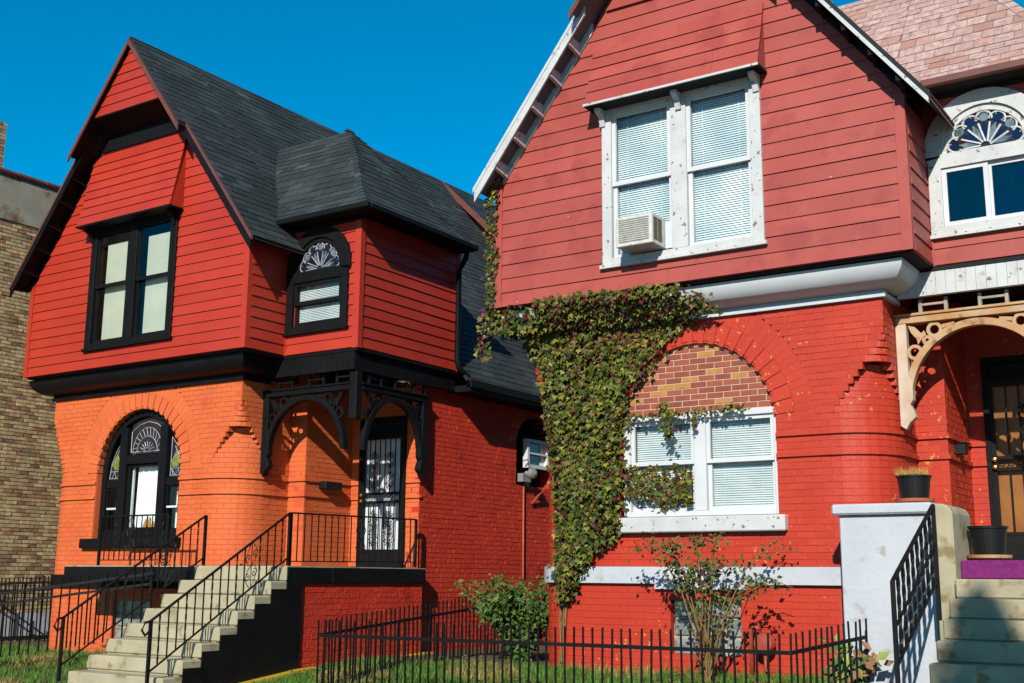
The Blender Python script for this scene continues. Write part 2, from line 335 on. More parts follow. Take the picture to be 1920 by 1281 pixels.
def sweep(z0, z1, out, depth, openings=True, lo=None, hi=None, zz=None):
    """a projecting course that follows the wall"""
    mb = MB(); pts, s, runs, _, _ = plan(zz or (z0+z1)/2); bl = blocked((z0+z1)/2, pts, s, runs, False) if openings else []
    n = len(pts); off = []
    for i in range(n):
        ns = []
        for a, b in ((i-1, i), (i, i+1)):
            if a >= 0 and b < n: d = (Vector(pts[b])-Vector(pts[a])).normalized(); ns.append(Vector((d.y, -d.x)))
        m = ns[0] if len(ns) == 1 else (ns[0]+ns[1])/(1+ns[0].dot(ns[1])); off.append(m)
    for i in range(n-1):
        ivs = [(s[i], s[i+1])]
        for b0, b1 in bl+([(-1, lo)] if lo else [])+([(hi, 99)] if hi else []): ivs = [q for p in ivs for q in ((p[0], min(p[1], b0)), (max(p[0], b1), p[1])) if q[1]-q[0] > 1e-3]
        for a, b in ivs:
            q = []
            for t in (a, b):
                f = (t-s[i])/(s[i+1]-s[i]); p = Vector(pts[i]).lerp(Vector(pts[i+1]), f); m = off[i].lerp(off[i+1], f); q.append((p+m*out, p-m*depth))
            (p0, p1), (p2, p3) = q
            mb.hexa([(p0.x, p0.y, z0), (p2.x, p2.y, z0), (p3.x, p3.y, z0), (p1.x, p1.y, z0), (p0.x, p0.y, z1), (p2.x, p2.y, z1), (p3.x, p3.y, z1), (p1.x, p1.y, z1)])
    return mb
def voussoirs(w, tagk):
    """two rings of radial bricks round the arch; inner ring toothed"""
    n = 46
    for ring, (ra, rb) in enumerate(((AR+.02, AR+.22), (AR+.228, AR+.445))):
        mb = MB()
        for i in range(n):
            t0 = math.pi*(i+.018)/n; t1 = math.pi*(i+.982)/n; r0 = ra-(.035 if ring == 0 and i % 2 else 0); y0 = -.012 if (ring == 0 and i % 2) else R_.uniform(-.0005, .001)
            q = [(r0, t0), (rb, t0), (rb, t1), (r0, t1)]; P = [(ACX+r*math.cos(t), ACZ+r*math.sin(t)) for r, t in q]; f = FY(BY)
            b = MB().hexa([f(a, c, y0) for a, c in P]+[f(a, c, .1) for a, c in P]); b.build('voussoir', tagk+'_brick', w)
    m2 = MB(); m2.ring(ACX, ACZ, AR+.03, AR+.46, 0, math.pi, FY(BY), .0025, .2, 40); m2.box(ACX-AR-.45, ACX-AR-.01, BY+.004, BY+.2, ACZ-.09, ACZ); m2.box(ACX+AR+.01, ACX+AR+.45, BY+.004, BY+.2, ACZ-.09, ACZ); m2.build('arch_backing', tagk+'_mortar', w)
    m3 = MB(); m3.ring(ACX, ACZ, AR-.005, AR+.035, 0, math.pi, FY(BY), .012, .22, 40)
    m3.box(ACX-AR-.03, ACX-AR+.005, BY+.012, BY+.22, 2.3, ACZ); m3.box(ACX+AR-.005, ACX+AR+.03, BY+.012, BY+.22, 2.3, ACZ); m3.build('reveal', tagk+'_brick', w)

# ---------------- clapboards ----------------
def clap(parent, m, fn, z0, z1, e, xl, xr, holes=(), tilt=.02):
    """one object per board; fn(a, z, out) -> point; holes: (a0, a1, z0, z1) or function z -> (a0, a1)"""
    z = z0
    while z < z1-.02:
        zt = min(z+e, z1); zc = (z+zt)/2; ivs = [(None, None)]
        segs = [(xl(z), xl(zt), xr(z), xr(zt))]
        for h in holes:
            iv = h(zc) if callable(h) else ((h[0], h[1]) if h[2] < zc < h[3] else None)
            if not iv: continue
            ns = []
            for a0, a1, b0, b1 in segs:
                if iv[0] <= min(a0, a1) and iv[1] >= max(b0, b1): continue
                if iv[1] <= min(a0, a1) or iv[0] >= max(b0, b1): ns.append((a0, a1, b0, b1)); continue
                if iv[0] > max(a0, a1)+.01: ns.append((a0, a1, iv[0], iv[0]))
                if iv[1] < min(b0, b1)-.01: ns.append((iv[1], iv[1], b0, b1))
            segs = ns
        zt2 = min(zt+.008, z1+.002)
        for a0, a1, b0, b1 in segs:
            if b0-a0 < .02: continue
            if b1-a1 < .005: b1 = a1+.005
            cutx = [None]
            if min(b0-a0, b1-a1) > 1.6 and R_.random() < .75: cutx = [max(a0, a1)+(min(b0, b1)-max(a0, a1))*R_.uniform(.2, .8)]
            j = R_.uniform(-.002, .002)
            if cutx[0]:
                c = cutx[0]; j2 = R_.uniform(-.002, .002)
                MB().hexa([fn(a0, z, tilt+j2), fn(c-.0015, z, tilt+j2), fn(c-.0015, z, 0), fn(a0, z, 0), fn(a1, zt2, .004), fn(c-.0015, zt2, .004), fn(c-.0015, zt2, 0), fn(a1, zt2, 0)]).build('clapboard', m, parent); a0 = a1 = c+.0015
            MB().hexa([fn(a0, z, tilt+j), fn(b0, z, tilt+j), fn(b0, z, 0), fn(a0, z, 0), fn(a1, zt2, .004), fn(b1, zt2, .004), fn(b1, zt2, 0), fn(a1, zt2, 0)]).build('clapboard', m, parent)
        z += e

# ---------------- windows ----------------
def blind(parent, x0, x1, z0, z1, y, m='blind', pitch=.028, tilt=.5):
    mb = MB(); z = z0+.01
    while z < z1:
        mb.add([(x0, y, z), (x1, y, z), (x1, y+.012, z+pitch*.93), (x0, y+.012, z+pitch*.93)], [(0, 1, 2, 3)]); z += pitch
    for f in (.2, .8): x = x0+(x1-x0)*f; mb.box(x-.003, x+.003, y-.004, y-.001, z0, z1)
    return mb.build('blind', m, parent, fix=False)
def sash(parent, x0, x1, z0, z1, y, w, m, d=.04, g='glass'):
    mb = MB(); mb.box(x0, x0+w, y, y+d, z0, z1); mb.box(x1-w, x1, y, y+d, z0, z1); mb.box(x0+w, x1-w, y+.001, y+d, z0, z0+w); mb.box(x0+w, x1-w, y+.001, y+d, z1-w, z1)
    o = mb.build('sash', m, parent)
    MB().add([(x0+w-.004, y+d*.5, z0+w-.004), (x1-w+.004, y+d*.5, z0+w-.004), (x1-w+.004, y+d*.5, z1-w+.004), (x0+w-.004, y+d*.5, z1-w+.004)], [(0, 1, 2, 3)]).build('pane', g, parent, fix=False)
    return o
def backing(parent, x0, x1, z0, z1, y, m='dark'): return MB().box(x0, x1, y, y+.02, z0, z1).build('interior', m, parent)
# ---------------- roofs ----------------
def shingle_field(mb, P, u, v, L, umin, umax, e, w, colfn, lift=.012):
    """courses of shingles on a slope: P origin at the eave, u along the eave, v up the slope, L slope length"""
    P = Vector(P); u = Vector(u).normalized(); v = Vector(v).normalized(); n = u.cross(v).normalized()
    if n.z < 0: n = -n
    k = 0; t = 0.
    while t < L-.02:
        t1 = min(t+e*1.12, L); a, b = umin(t), umax(t); a1, b1 = umin(t1), umax(t1)
        q = a-(k % 2)*w*.5-R_.uniform(0, .05)
        while q < b:
            x0 = max(q, a)+.003; x1 = min(q+w*R_.uniform(.97, 1.0), b)-.003
            if x1-x0 > .03:
                y0 = max(q, a1)+.003; y1 = min(q+w, b1)-.003
                if y1 < y0: y0 = y1 = (y0+y1)/2
                h = lift*R_.uniform(.7, 1.3); p = [P+u*x0+v*t+n*h, P+u*x1+v*t+n*h, P+u*y1+v*t1+n*.003, P+u*y0+v*t1+n*.003, P+u*x0+v*t, P+u*x1+v*t]
                mb.add(p, [(0, 1, 2, 3), (4, 5, 1, 0), (4, 0, 3), (5, 2, 1)], colfn())
            q += w
        t += e; k += 1
    return mb
def colA():
    k = R_.uniform(.55, 1.5); return (.030*k, .040*k, .041*k) if R_.random() > .03 else (.05*k, .065*k, .06*k)
def colB():
    r = R_.random()
    c = (.47, .34, .31) if r < .7 else (.43, .26, .21) if r < .9 else (.38, .18, .145); k = R_.uniform(.88, 1.1); return tuple(x*k for x in c)
TE = [(0, 0), (.24, .22), (.52, .56), (1, 1.)]     # flared profile of the bay roof: run fraction, rise fraction
def house(tagk, O, label, group):
    H = thing('brick_house', label, 'house', O, group)
    A = tagk == 'A'; trim = 'black' if A else 'white'; sid = tagk+'_siding'; e = .156 if A else .181; cove = 'blackcove' if A else 'whitecove'
    w = brick_shell(H, tagk); voussoirs(w, tagk)
    pp_, ss_, rr_, _, _ = plan(3.); mid = ss_[rr_[1]]+ACX-pp_[rr_[1]][0]; dr = ss_[rr_[5]]+.6
    for z in (2.955, 3.185):
        for a_, b_ in ((None, mid), (mid, dr), (dr, ss_[rr_[6]]+.06)): sweep(z-.03, z+.012, .03, .05, lo=a_, hi=b_).build('string_course', tagk+'_brick', w)
    sweep(1.55, 1.74, .055, .05, False, hi=(15.2 if A else 13.35)).build('water_table', 'black' if A else 'whitewall', w)
    # ---- cove under the jettied upper floor
    pts = [(BX0, 3.), (BX0, BY), (BX1, BY), (BX1, .95)]; dirs = [(-1, 0), (-1, -1), (1, -1), (1, 0)]
    mb = MB(); prof = [(.31*math.sin(t), 4.915-.245*math.cos(t)+0) for t in [math.pi/2*i/10 for i in range(11)]]
    prof = [(.03+.29*math.sin(math.pi/2*i/10), 4.665+.245*(1-math.cos(math.pi/2*i/10))) for i in range(11)]
    k0 = 0
    for o_, z_ in prof: mb.v += [(p[0]+d[0]*o_, p[1]+d[1]*o_, z_) for p, d in zip(pts, dirs)]
    for i in range(10):
        for j in range(3): mb.f.append((i*4+j, i*4+j+1, (i+1)*4+j+1, (i+1)*4+j))
    cv = mb.build('cove', cove, H, smooth=False, fix=False)
    for p in cv.data.polygons: p.use_smooth = True
    cv.data.set_sharp_from_angle(angle=math.radians(40))
    fl = MB(); fl.box(BX0-.05, BX1+.05, BY-.05, BY+.1, 4.585, 4.635); fl.box(BX0-.03, BX1+.03, BY-.03, BY+.1, 4.635, 4.668)
    fl.box(BX1-.1, BX1+.05, BY+.1, .95, 4.585, 4.635); fl.build('fillet', cove, H)
    MB().box(-5.15, -.02, .03, 9, 4.925, 4.948).build('upper_floor', 'dark', H);
    # ---- upper floor shell
    U = MB(); gz = lambda x: RID-.15-SLP*abs(x-CX); a_, b_ = -3.51, -1.69
    U.prism([(-5.19, 4.95), (a_, 4.95), (a_, gz(a_)), (-5.19, gz(-5.19))], FY(0), .001, .12); U.prism([(b_, 4.95), (0, 4.95), (0, gz(0)), (b_, gz(b_))], FY(0), .001, .12)
    U.box(a_, b_, .001, .12, 4.95, 5.34); U.prism([(a_, 7.19), (b_, 7.19), (b_, gz(b_)), (CX, gz(CX)), (a_, gz(a_))], FY(0), .001, .12)
    U.box(-5.18, -5.06, .12, 9, 4.95, 6.5); U.box(-.12, -.001, .12, .79, 4.95, 6.5)
    U.box(-.1, .17, .791, .9, 4.94, 6.9); U.box(1.09, 1.419, .791, .9, 4.94, 6.9); U.box(.17, 1.09, .791, .9, 4.94, 5.35); U.box(.17, 1.09, .791, .9, 6.62, 6.9); U.box(1.3, 1.419, .9, 3.19, 4.94, 6.9); U.box(-.1, 1.3, 3.1, 3.19, 4.94, 6.9)
    up = U.build('upper_wall', sid, H)
    wz0, wz1, wx0, wx1 = 5.25, 7.3, -3.62, -1.576
    xl = lambda z: max(-5.19, CX-(RID-.24-z)/SLP); xr = lambda z: min(0, CX+(RID-.24-z)/SLP)
    xl2 = lambda z: max(-5.10, CX-(RID-.24-z)/SLP); xr2 = lambda z: min(-.1, CX+(RID-.24-z)/SLP)
    clap(up, sid, lambda a, z, o: (a, -o, z), 4.955, 9.5, e, xl2, xr2, [(wx0, wx1, wz0, wz1)])
    MB().box(-5.20, -5.10, -.026, .02, 4.95, 6.52).build('corner_board', sid, up); MB().box(-.1, .012, -.026, .06, 4.95, 6.66).build('corner_board', sid, up)
    clap(up, sid, lambda a, z, o: (o, a, z), 4.955, 6.6, e, lambda z: .062, lambda z: .775)
    if True:
        acx, acz, ar = .63, 6.2, .64
        def hole(z):
            if 5.25 < z < 6.2: return (.03, 1.23)
            if z >= 6.2 and z-acz < ar: h = math.sqrt(ar*ar-(z-acz)**2); return (acx-h, acx+h)
        clap(up, sid, lambda a, z, o: (a, .79-o, z), 4.95, 6.9, e, lambda z: .03, lambda z: 1.335, [hole])
        clap(up, sid, lambda a, z, o: (1.42+o, a, z), 4.95, 6.88, e, lambda z: .86, lambda z: 3.13)
        MB().box(1.335, 1.445, .764, .86, 4.935, 6.9).build('corner_board', sid, up); MB().box(0.0, .03, .76, .79, 4.94, 6.8).build('corner_board', sid, up)
        MB().box(1.4, 1.447, 3.13, 3.2, 4.935, 6.88).build('corner_board', sid, up)
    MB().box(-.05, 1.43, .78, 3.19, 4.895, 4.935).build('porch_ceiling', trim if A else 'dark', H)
    # ---- gable window with its hood
    gable_window(H, A, wx0, wx1, wz0, wz1)
    ht = 8.5 if A else 8.12; hb = 7.27; k = .25/(ht-hb)
    hd = MB(); fn = lambda a, z, o: (a, -(o+k*(ht-z))-.02, z)
    hd.hexa([fn(-3.72, hb, 0), fn(-1.50, hb, 0), (-1.50, -.02, hb), (-3.72, -.02, hb), fn(-3.70, ht, 0), fn(-1.52, ht, 0), (-1.52, 0, ht), (-3.70, 0, ht)])
    h = hd.build('window_hood', sid, H); clap(h, sid, fn, hb, ht, (ht-hb)/round((ht-hb)/e), lambda z: -3.725, lambda z: -1.495, tilt=.022)
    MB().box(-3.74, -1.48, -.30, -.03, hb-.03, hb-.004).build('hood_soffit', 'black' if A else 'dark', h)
    if not A: MB().box(-3.74, -1.48, -.305, -.285, hb-.032, hb-.005).build('hood_edge', 'white', h)
    for x in ((-3.60, -1.64) if A else (-3.60, -2.58, -1.61)):
        MB().prism([(-.20, hb-.04), (-.20, hb-.08), (-.10, hb-.13), (-.07, hb-.24), (-.03, hb-.24), (-.03, hb-.04)], lambda a, b, d: (x+d, a, b), -.035, .035).build('bracket', trim, h)
    # ---- main roof
    rf = MB(); T = .06
    def slab(s, t0, t1, y0, y1, th=T, mb=rf):
        P = [(CX+s*t0, RID-SLP*t0), (CX+s*t1, RID-SLP*t1)]; q = [(P[0][0], P[0][1]-th), (P[1][0], P[1][1]-th), P[1], P[0]]
        mb.prism(q, FY(0), y0, y1)
    slab(1, 0, 2.82, -.3, .9); slab(1, 0, 3.7, .9, 3.2); slab(1, 0, 4.15, 3.2, 11); slab(-1, 0, 2.82, -.3, 11); slab(1, 0, 1.31, -.47, -.3); slab(-1, 0, 1.31, -.47, -.3)
    roof = rf.build('roof', 'tar' if A else 'tarB', H)
    sh = MB(); d = Vector((-1, 0, SLP)).normalized(); ln = math.sqrt(1+SLP*SLP)
    for t1, y0, y1 in ((1.31, -.48, -.31), (2.83, -.31, .9), (3.7, .9, 3.2), (4.17, 3.2, 10.9)):
        shingle_field(sh, (CX+t1, 0, RID-SLP*t1), (0, 1, 0), d, t1*ln, lambda t: y0, lambda t: y1, .14, .31, colA if A else colB)
    shingle_field(sh, (CX-2.83, 0, RID-SLP*2.83), (0, 1, 0), Vector((1, 0, SLP)).normalized(), 2.83*ln, lambda t: -.31, lambda t: 3, .14, .31, colA if A else colB)
    stuff(sh.build('shingle_courses', 'roofA' if A else 'roofB', roof, fix=False))
    # ---- rake: fascia, soffit, frieze and lookouts on both sides
    for s in (-1, 1):
        pt = lambda t, dr, y: (CX+s*t, y, RID-SLP*t-dr)
        def strip(name, t0, t1, d0, d1, y0, y1, m, par=roof): MB().hexa([pt(t0, d1, y0), pt(t1, d1, y0), pt(t1, d1, y1), pt(t0, d1, y1), pt(t0, d0, y0), pt(t1, d0, y0), pt(t1, d0, y1), pt(t0, d0, y1)]).build(name, m, par)
        strip('fascia', 1.2, 2.83, .055, .20 if A or s < 0 else .125, -.325, -.295, 'black' if A else 'white'); strip('drip_edge', 1.2, 2.85, -.012, .053, -.332, -.292, 'brown' if A else ('white' if s < 0 else 'tar'))
        strip('soffit', 1.2, 2.80, .085, .105, -.294, -.001, 'black' if A else 'soffit'); strip('frieze', 1.25, 2.58, .105, .25, -.04, .0, 'black' if A or s > 0 else 'white')  # right frieze of the white-trimmed house coloured black for the shade under the rake
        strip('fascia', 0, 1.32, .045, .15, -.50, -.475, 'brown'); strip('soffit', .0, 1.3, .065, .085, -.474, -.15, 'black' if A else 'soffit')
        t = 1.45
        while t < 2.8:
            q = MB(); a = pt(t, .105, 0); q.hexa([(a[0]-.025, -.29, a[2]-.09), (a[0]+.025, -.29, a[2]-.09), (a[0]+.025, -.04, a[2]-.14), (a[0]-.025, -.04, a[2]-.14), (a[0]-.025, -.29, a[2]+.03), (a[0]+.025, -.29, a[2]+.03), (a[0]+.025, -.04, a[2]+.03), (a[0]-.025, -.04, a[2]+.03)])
            q.build('lookout', 'black' if A or s > 0 else 'white', roof); t += .27  # right lookouts of the white-trimmed house blackened to match that painted shade
    # ---- projecting peak
    zb = 9.0; pk = MB(); hw = (RID-.10-zb)/SLP
    pk.prism([(CX-hw, zb), (CX+hw, zb), (CX, RID-.10)], FY(0), -.40, -.2); pkw = pk.build('peak_wall', sid, H)
    clap(pkw, sid, lambda a, z, o: (a, -.40-o, z), zb, RID-.14, e, lambda z: CX-(RID-.11-z)/SLP, lambda z: CX+(RID-.11-z)/SLP)
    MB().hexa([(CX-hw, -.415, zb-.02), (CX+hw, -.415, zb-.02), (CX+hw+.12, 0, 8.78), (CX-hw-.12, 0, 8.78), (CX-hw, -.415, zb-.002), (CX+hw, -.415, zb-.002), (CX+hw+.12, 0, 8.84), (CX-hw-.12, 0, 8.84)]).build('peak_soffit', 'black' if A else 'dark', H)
    xb = (RID-.26-8.56)/SLP
    MB().prism([(CX-xb, 8.56), (CX+xb, 8.56), (CX+xb-.2, 8.8), (CX-xb+.2, 8.8)], FY(0), -.045, 0).build('peak_panel', 'black' if A else sid, H)
    # ---- bay roof: flared hip
    E0, E1, EX, ez, PX, PY, pz = .5, 3.2, 1.75, 6.94, .17, 1.85, 8.79
    ring = lambda f, g: (EX-(EX-PX)*f, E0+(PY-E0)*f, E1-(E1-PY)*f, ez+(pz-ez)*g)
    br = MB(); bs = MB(); solo = MB() if not A else None
    for (f0, g0), (f1, g1) in zip(TE, TE[1:]):
        x0, y0, b0, z0 = ring(f0, g0); x1, y1, b1, z1 = ring(f1, g1); xs = -1.75
        br.add([(xs, y0, z0), (x0, y0, z0), (x1, y1, z1), (xs, y1, z1)], [(0, 1, 2, 3)]); br.add([(x0, y0, z0), (x0, b0, z0), (x1, b1, z1), (x1, y1, z1)], [(0, 1, 2, 3)]); br.add([(xs, b0, z0), (x0, b0, z0), (x1, b1, z1), (xs, b1, z1)], [(3, 2, 1, 0)])
        v = Vector((0, y1-y0, z1-z0)); Lh = v.length; nrow = max(2, round(Lh/.135))
        if A: shingle_field(bs, (0, y0, z0), (1, 0, 0), v, Lh, lambda t: CX+(RID-z0-(z1-z0)*t/Lh)/SLP-.05, lambda t: x0+(x1-x0)*t/Lh, Lh/nrow, .31, colA)
        else:
            shingle_field(bs, (0, y0, z0), (1, 0, 0), v, Lh, lambda t: -1.4, lambda t: -.25, Lh/nrow, .21, colB)
            tmp = MB(); shingle_field(tmp, (0, y0, z0), (1, 0, 0), v, Lh, lambda t: -.25, lambda t: x0+(x1-x0)*t/Lh, Lh/nrow, .21, colB)
            for i in range(len(tmp.v)//6):
                s1 = MB(); s1.add(tmp.v[i*6:i*6+6], [(0, 1, 2, 3), (4, 5, 1, 0), (4, 0, 3), (5, 2, 1)], tmp.c[i*4]); s1.build('shingle', 'roofB', roof, fix=False)
        v2 = Vector((x1-x0, 0, z1-z0)); L2 = v2.length
        shingle_field(bs, (x0, 0, z0), (0, 1, 0), v2, L2, lambda t: y0+(y1-y0)*t/L2, lambda t: b0+(b1-b0)*t/L2, L2/max(2, round(L2/.135)), .31 if A else .25, colA if A else colB)
    br.build('bay_roof', 'tar' if A else 'tarB', roof, fix=False); stuff(bs.build('shingle_courses', 'roofA' if A else 'roofB', roof, fix=False))
    # hip caps
    for hy, hb_ in ((lambda f: E0+(PY-E0)*f, 0), (lambda f: E1-(E1-PY)*f, 1)):
        k = 22; P = []
        for i in range(k+1):
            f = i/k; g = next(g0+(g1-g0)*(f-f0)/(f1-f0) for (f0, g0), (f1, g1) in zip(TE, TE[1:]) if f0 <= f <= f1+1e-9); P.append(Vector((EX-(EX-PX)*f, hy(f), ez+(pz-ez)*g)))
        sy = 1 if hb_ else -1
        for a, b in zip(P, P[1:]):
            d = (b-a).normalized(); side = Vector((.62*1, sy*-.0, 0)); c = (colA if A else colB)()
            q = MB(); n1 = Vector((-.55, -sy*.55, -.25)); lx = Vector((0, -sy*.11, 0)); ly = Vector((-.11, 0, 0)); up_ = Vector((0, 0, .03)); bb = b+d*.03
            q.add([a+up_*1.3, bb+up_*.7, bb+lx+up_*.6, a+lx+up_, bb+ly+up_*.6, a+ly+up_], [(0, 1, 2, 3), (0, 5, 4, 1)], c); q.build('hip_cap', 'roofA' if A else 'roofB', roof, fix=False)
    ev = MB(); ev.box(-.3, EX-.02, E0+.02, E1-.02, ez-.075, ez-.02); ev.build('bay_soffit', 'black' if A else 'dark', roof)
    gt = MB(); gt.box(.02, EX+.05, E0-.05, E0+.05, ez-.07, ez+.02); gt.box(EX-.05, EX+.05, E0+.05, E1, ez-.07, ez+.02); gt.build('gutter', 'black' if A else 'brown', roof, bevel=.015)
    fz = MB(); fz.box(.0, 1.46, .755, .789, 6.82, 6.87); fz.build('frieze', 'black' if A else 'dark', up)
    # ---- rear wing that shows above the side slope
    rs = .96; yq = 8.0
    rw = MB(); rw.prism([(CX, RID-.12), (CX+4.4, RID-.12-rs*4.4), (CX+4.4, 4.3), (CX, 4.3)], FY(0), yq, yq+.1); rwo = rw.build('rear_wall', sid, H)
    clap(rwo, sid, lambda a, z, o: (a, yq-o, z), 6.4, 9.9, e, lambda z: CX+max(0, (RID-.05-z)/SLP), lambda z: CX+(RID-.14-z)/rs)
    rr_ = MB(); rr_.prism([(CX, RID), (CX+4.6, RID-rs*4.6), (CX+4.6, RID-rs*4.6-.1), (CX, RID-.1)], FY(0), yq-.2, 12.5); rr_.build('rear_roof', 'tar', roof)
    rk = MB(); rk.hexa([(CX, yq-.23, RID-.14), (CX+4.6, yq-.23, RID-.14-rs*4.6), (CX+4.6, yq-.2, RID-.14-rs*4.6), (CX, yq-.2, RID-.14), (CX, yq-.23, RID+.02), (CX+4.6, yq-.23, RID+.02-rs*4.6), (CX+4.6, yq-.2, RID+.02-rs*4.6), (CX, yq-.2, RID+.02)]); rk.build('fascia', 'brown', roof)
    rsx = MB(); shingle_field(rsx, (CX+4.6, 0, RID-rs*4.6), (0, 1, 0), (-1, 0, rs), 4.6*math.sqrt(1+rs*rs), lambda t: yq-.2, lambda t: 12.4, .14, .31, colA if A else colB); stuff(rsx.build('shingle_courses', 'roofA' if A else 'roofB', roof, fix=False))
    # side eave
    MB().box(1.2, 1.66, 3.2, 11, 4.62, 4.72).build('eave_soffit', 'black', roof); MB().box(1.60, 1.70, 3.2, 11, 4.68, 4.80).build('gutter', 'black', roof)
    bay_window(H, A); porch(H, A)
    return H, w, up, roof
def gable_window(H, A, x0, x1, z0, z1):
    t = 'black' if A else 'white'
    W_ = MB(); c = .13; xm = (x0+x1)/2
    W_.box(x0, x0+c, -.05, .03, z0, z1); W_.box(x1-c, x1, -.05, .03, z0, z1); W_.box(xm-.1, xm+.1, -.045, .03, z0+.1, z1-.12); W_.box(x0+c, x1-c, -.048, .03, z1-.12, z1); W_.box(x0+c, x1-c, -.047, .03, z0, z0+.10)
    W_.box(x0-.03, x1+.03, -.075, -.02, z0-.02, z0+.025)
    f = W_.build('window', t, H, bevel=.004)
    for a, b in ((x0+c, xm-.1), (xm+.1, x1-c)):
        zm = (z0+.1+z1-.12)/2+.02
        sash(f, a, b, zm-.03, z1-.12, -.02, .05, t if A else 'whiteclean'); sash(f, a, b, z0+.1, zm+.03, .012, .05, t if A else 'whiteclean')
        if A: MB().add([(a+.1, .1, z0+.1), (b, .1, z0+.1), (b, .1, z1-.3), (a+.1, .1, z1-.3)], [(0, 1, 2, 3)]).build('blind', 'creamblind', f, fix=False)
        else:
            blind(f, a+.02, b-.02, z0+.12, z1-.13, .07, 'blindB')
            MB().add([(a, .14, z0), (b, .14, z0), (b, .14, z1-.5), (a, .14, z1-.5)], [(0, 1, 2, 3)]).build('curtain', 'stain_pale', f, fix=False)
    backing(f, x0, x1, z0, z1, .3)
def bay_window(H, A):
    t = 'black' if A else 'white'; cx, cz, y = .63, 6.2, .79; f = FY(y)
    W_ = MB(); W_.ring(cx, cz, .47, .64, -.12, math.pi+.12, f, -.05, .03, 36)
    W_.prism([(.02, 5.25), (.16, 5.25), (.16, 6.16), (-.0, 6.16), (.03, 6.08)], f, -.05, .03); W_.prism([(1.10, 5.25), (1.24, 5.25), (1.23, 6.08), (1.26, 6.16), (1.10, 6.16)], f, -.05, .03)
    W_.box(.16, 1.10, y-.046, y+.03, 5.25, 5.36); W_.box(.16, 1.10, y-.044, y+.03, 6.02, 6.18); W_.box(.0, 1.26, y-.07, y-.02, 5.235, 5.27)
    w = W_.build('bay_window', t, H)
    MB().ring(cx, cz, .40, .468, -.1, math.pi+.1, f, -.02, .03, 36).build('sash', t, w)
    if A:
        zm = 5.70; sash(w, .16, 1.10, zm-.02, 6.02, y-.02, .055, 'black'); sash(w, .16, 1.10, 5.36, zm+.03, y+.01, .055, 'black')
        blind(w, .2, 1.06, 5.38, 5.97, y+.06, pitch=.024)
    else:
        sash(w, .16, .64, 5.36, 6.02, y-.02, .05, 'whiteclean', g='glassblue'); sash(w, .62, 1.10, 5.36, 6.02, y+.01, .05, 'whiteclean', g='glassblue')
        MB().box(.66, 1.08, y+.12, y+.14, 5.38, 6.0).build('blind', 'bluereflect', w); MB().box(1.0, 1.09, y+.07, y+.09, 5.38, 5.95).build('curtain', 'curtain', w)  # blue sheet stands in for the pane's reflection
    backing(w, .05, 1.2, 5.3, 6.7, y+.3)
    # leaded fanlight: petals, rays and a jewelled ground
    g = MB(); g.prism([(cx+.42*math.cos(math.pi*i/20), cz-.02+.42*math.sin(math.pi*i/20)) for i in range(21)], f, .012, .02); g.build('fanlight_glass', 'stain_dark', w)
    ld = MB(); pb = MB(); pp = MB(); r = .008 if A else .016; lm = 'lead' if A else 'white'
    n = 7
    for i in range(n):
        t0 = math.pi*(i+.5)/n; tt = math.pi/n*.5
        ld.tube([f(cx+.05*math.cos(t0-tt*0), cz+.05*math.sin(t0), -.0), f(cx+.27*math.cos(t0+tt), cz+.27*math.sin(t0+tt), -.0)], r*.8, 5)
        arc = [f(cx+.31*math.cos(t0)+.085*math.cos(t0-1.75+3.5*j/10), cz+.31*math.sin(t0)+.085*math.sin(t0-1.75+3.5*j/10), 0) for j in range(11)]; ld.tube(arc, r*.8, 5)
        q = pb if i % 2 else pp; P = [(cx+ra*math.cos(t0+da), cz+ra*math.sin(t0+da)) for ra, da in ((.06, 0), (.2, -.16), (.29, 0), (.2, .16))]; q.prism(P, f, .004, .011)
        c = [(cx+.33*math.cos(t0)+.05*math.cos(2*math.pi*j/10), cz+.33*math.sin(t0)+.05*math.sin(2*math.pi*j/10)) for j in range(10)]; (pp if i % 2 else pb).prism(c, f, .004, .011)
    ld.tube([f(cx-.43, cz-.02, 0), f(cx+.43, cz-.02, 0)], .014, 5); ld.tube([f(cx+.41*math.cos(math.pi*j/24), cz+.41*math.sin(math.pi*j/24), 0) for j in range(25)], .010, 5)
    for j in range(14): t0 = math.pi*j/13; ld.tube([f(cx+.36*math.cos(t0), cz+.36*math.sin(t0), 0), f(cx+.41*math.cos(t0+.06), cz+.41*math.sin(t0+.06), 0)], .005, 4)
    ld.build('leading', lm, w); pb.build('blue_glass', 'stain_blue', w); pp.build('pale_glass', 'stain_pale', w)
def fret(mb, f, cx, cz, sx, d0=.01, d1=.05):
    """leaf and two scroll rings that fill a spandrel; (cx, cz) is the square corner, sx the direction into the arch"""
    P = [(.03, -.03), (.10, -.05), (.17, -.13), (.20, -.10), (.22, -.16), (.165, -.20), (.13, -.25), (.12, -.19), (.06, -.11)]
    mb.prism([(cx+sx*a, cz+b) for a, b in (P if sx > 0 else P[::-1])], f, d0, d1)
    for a, b, r in ((.31, -.10, .085), (.09, -.33, .085), (.23, -.21, .055)): mb.ring(cx+sx*a, cz+b, r-.035, r, 0, 2*math.pi, f, d0, d1, 14)
    for a, b, c, e in ((.39, -.07, .52, -.05), (.05, -.42, .04, -.56)): mb.prism([(cx+sx*a, cz+b+.02), (cx+sx*c, cz+e+.015), (cx+sx*c, cz+e-.015), (cx+sx*a, cz+b-.025)][::(1 if sx > 0 else -1)], f, d0, d1)
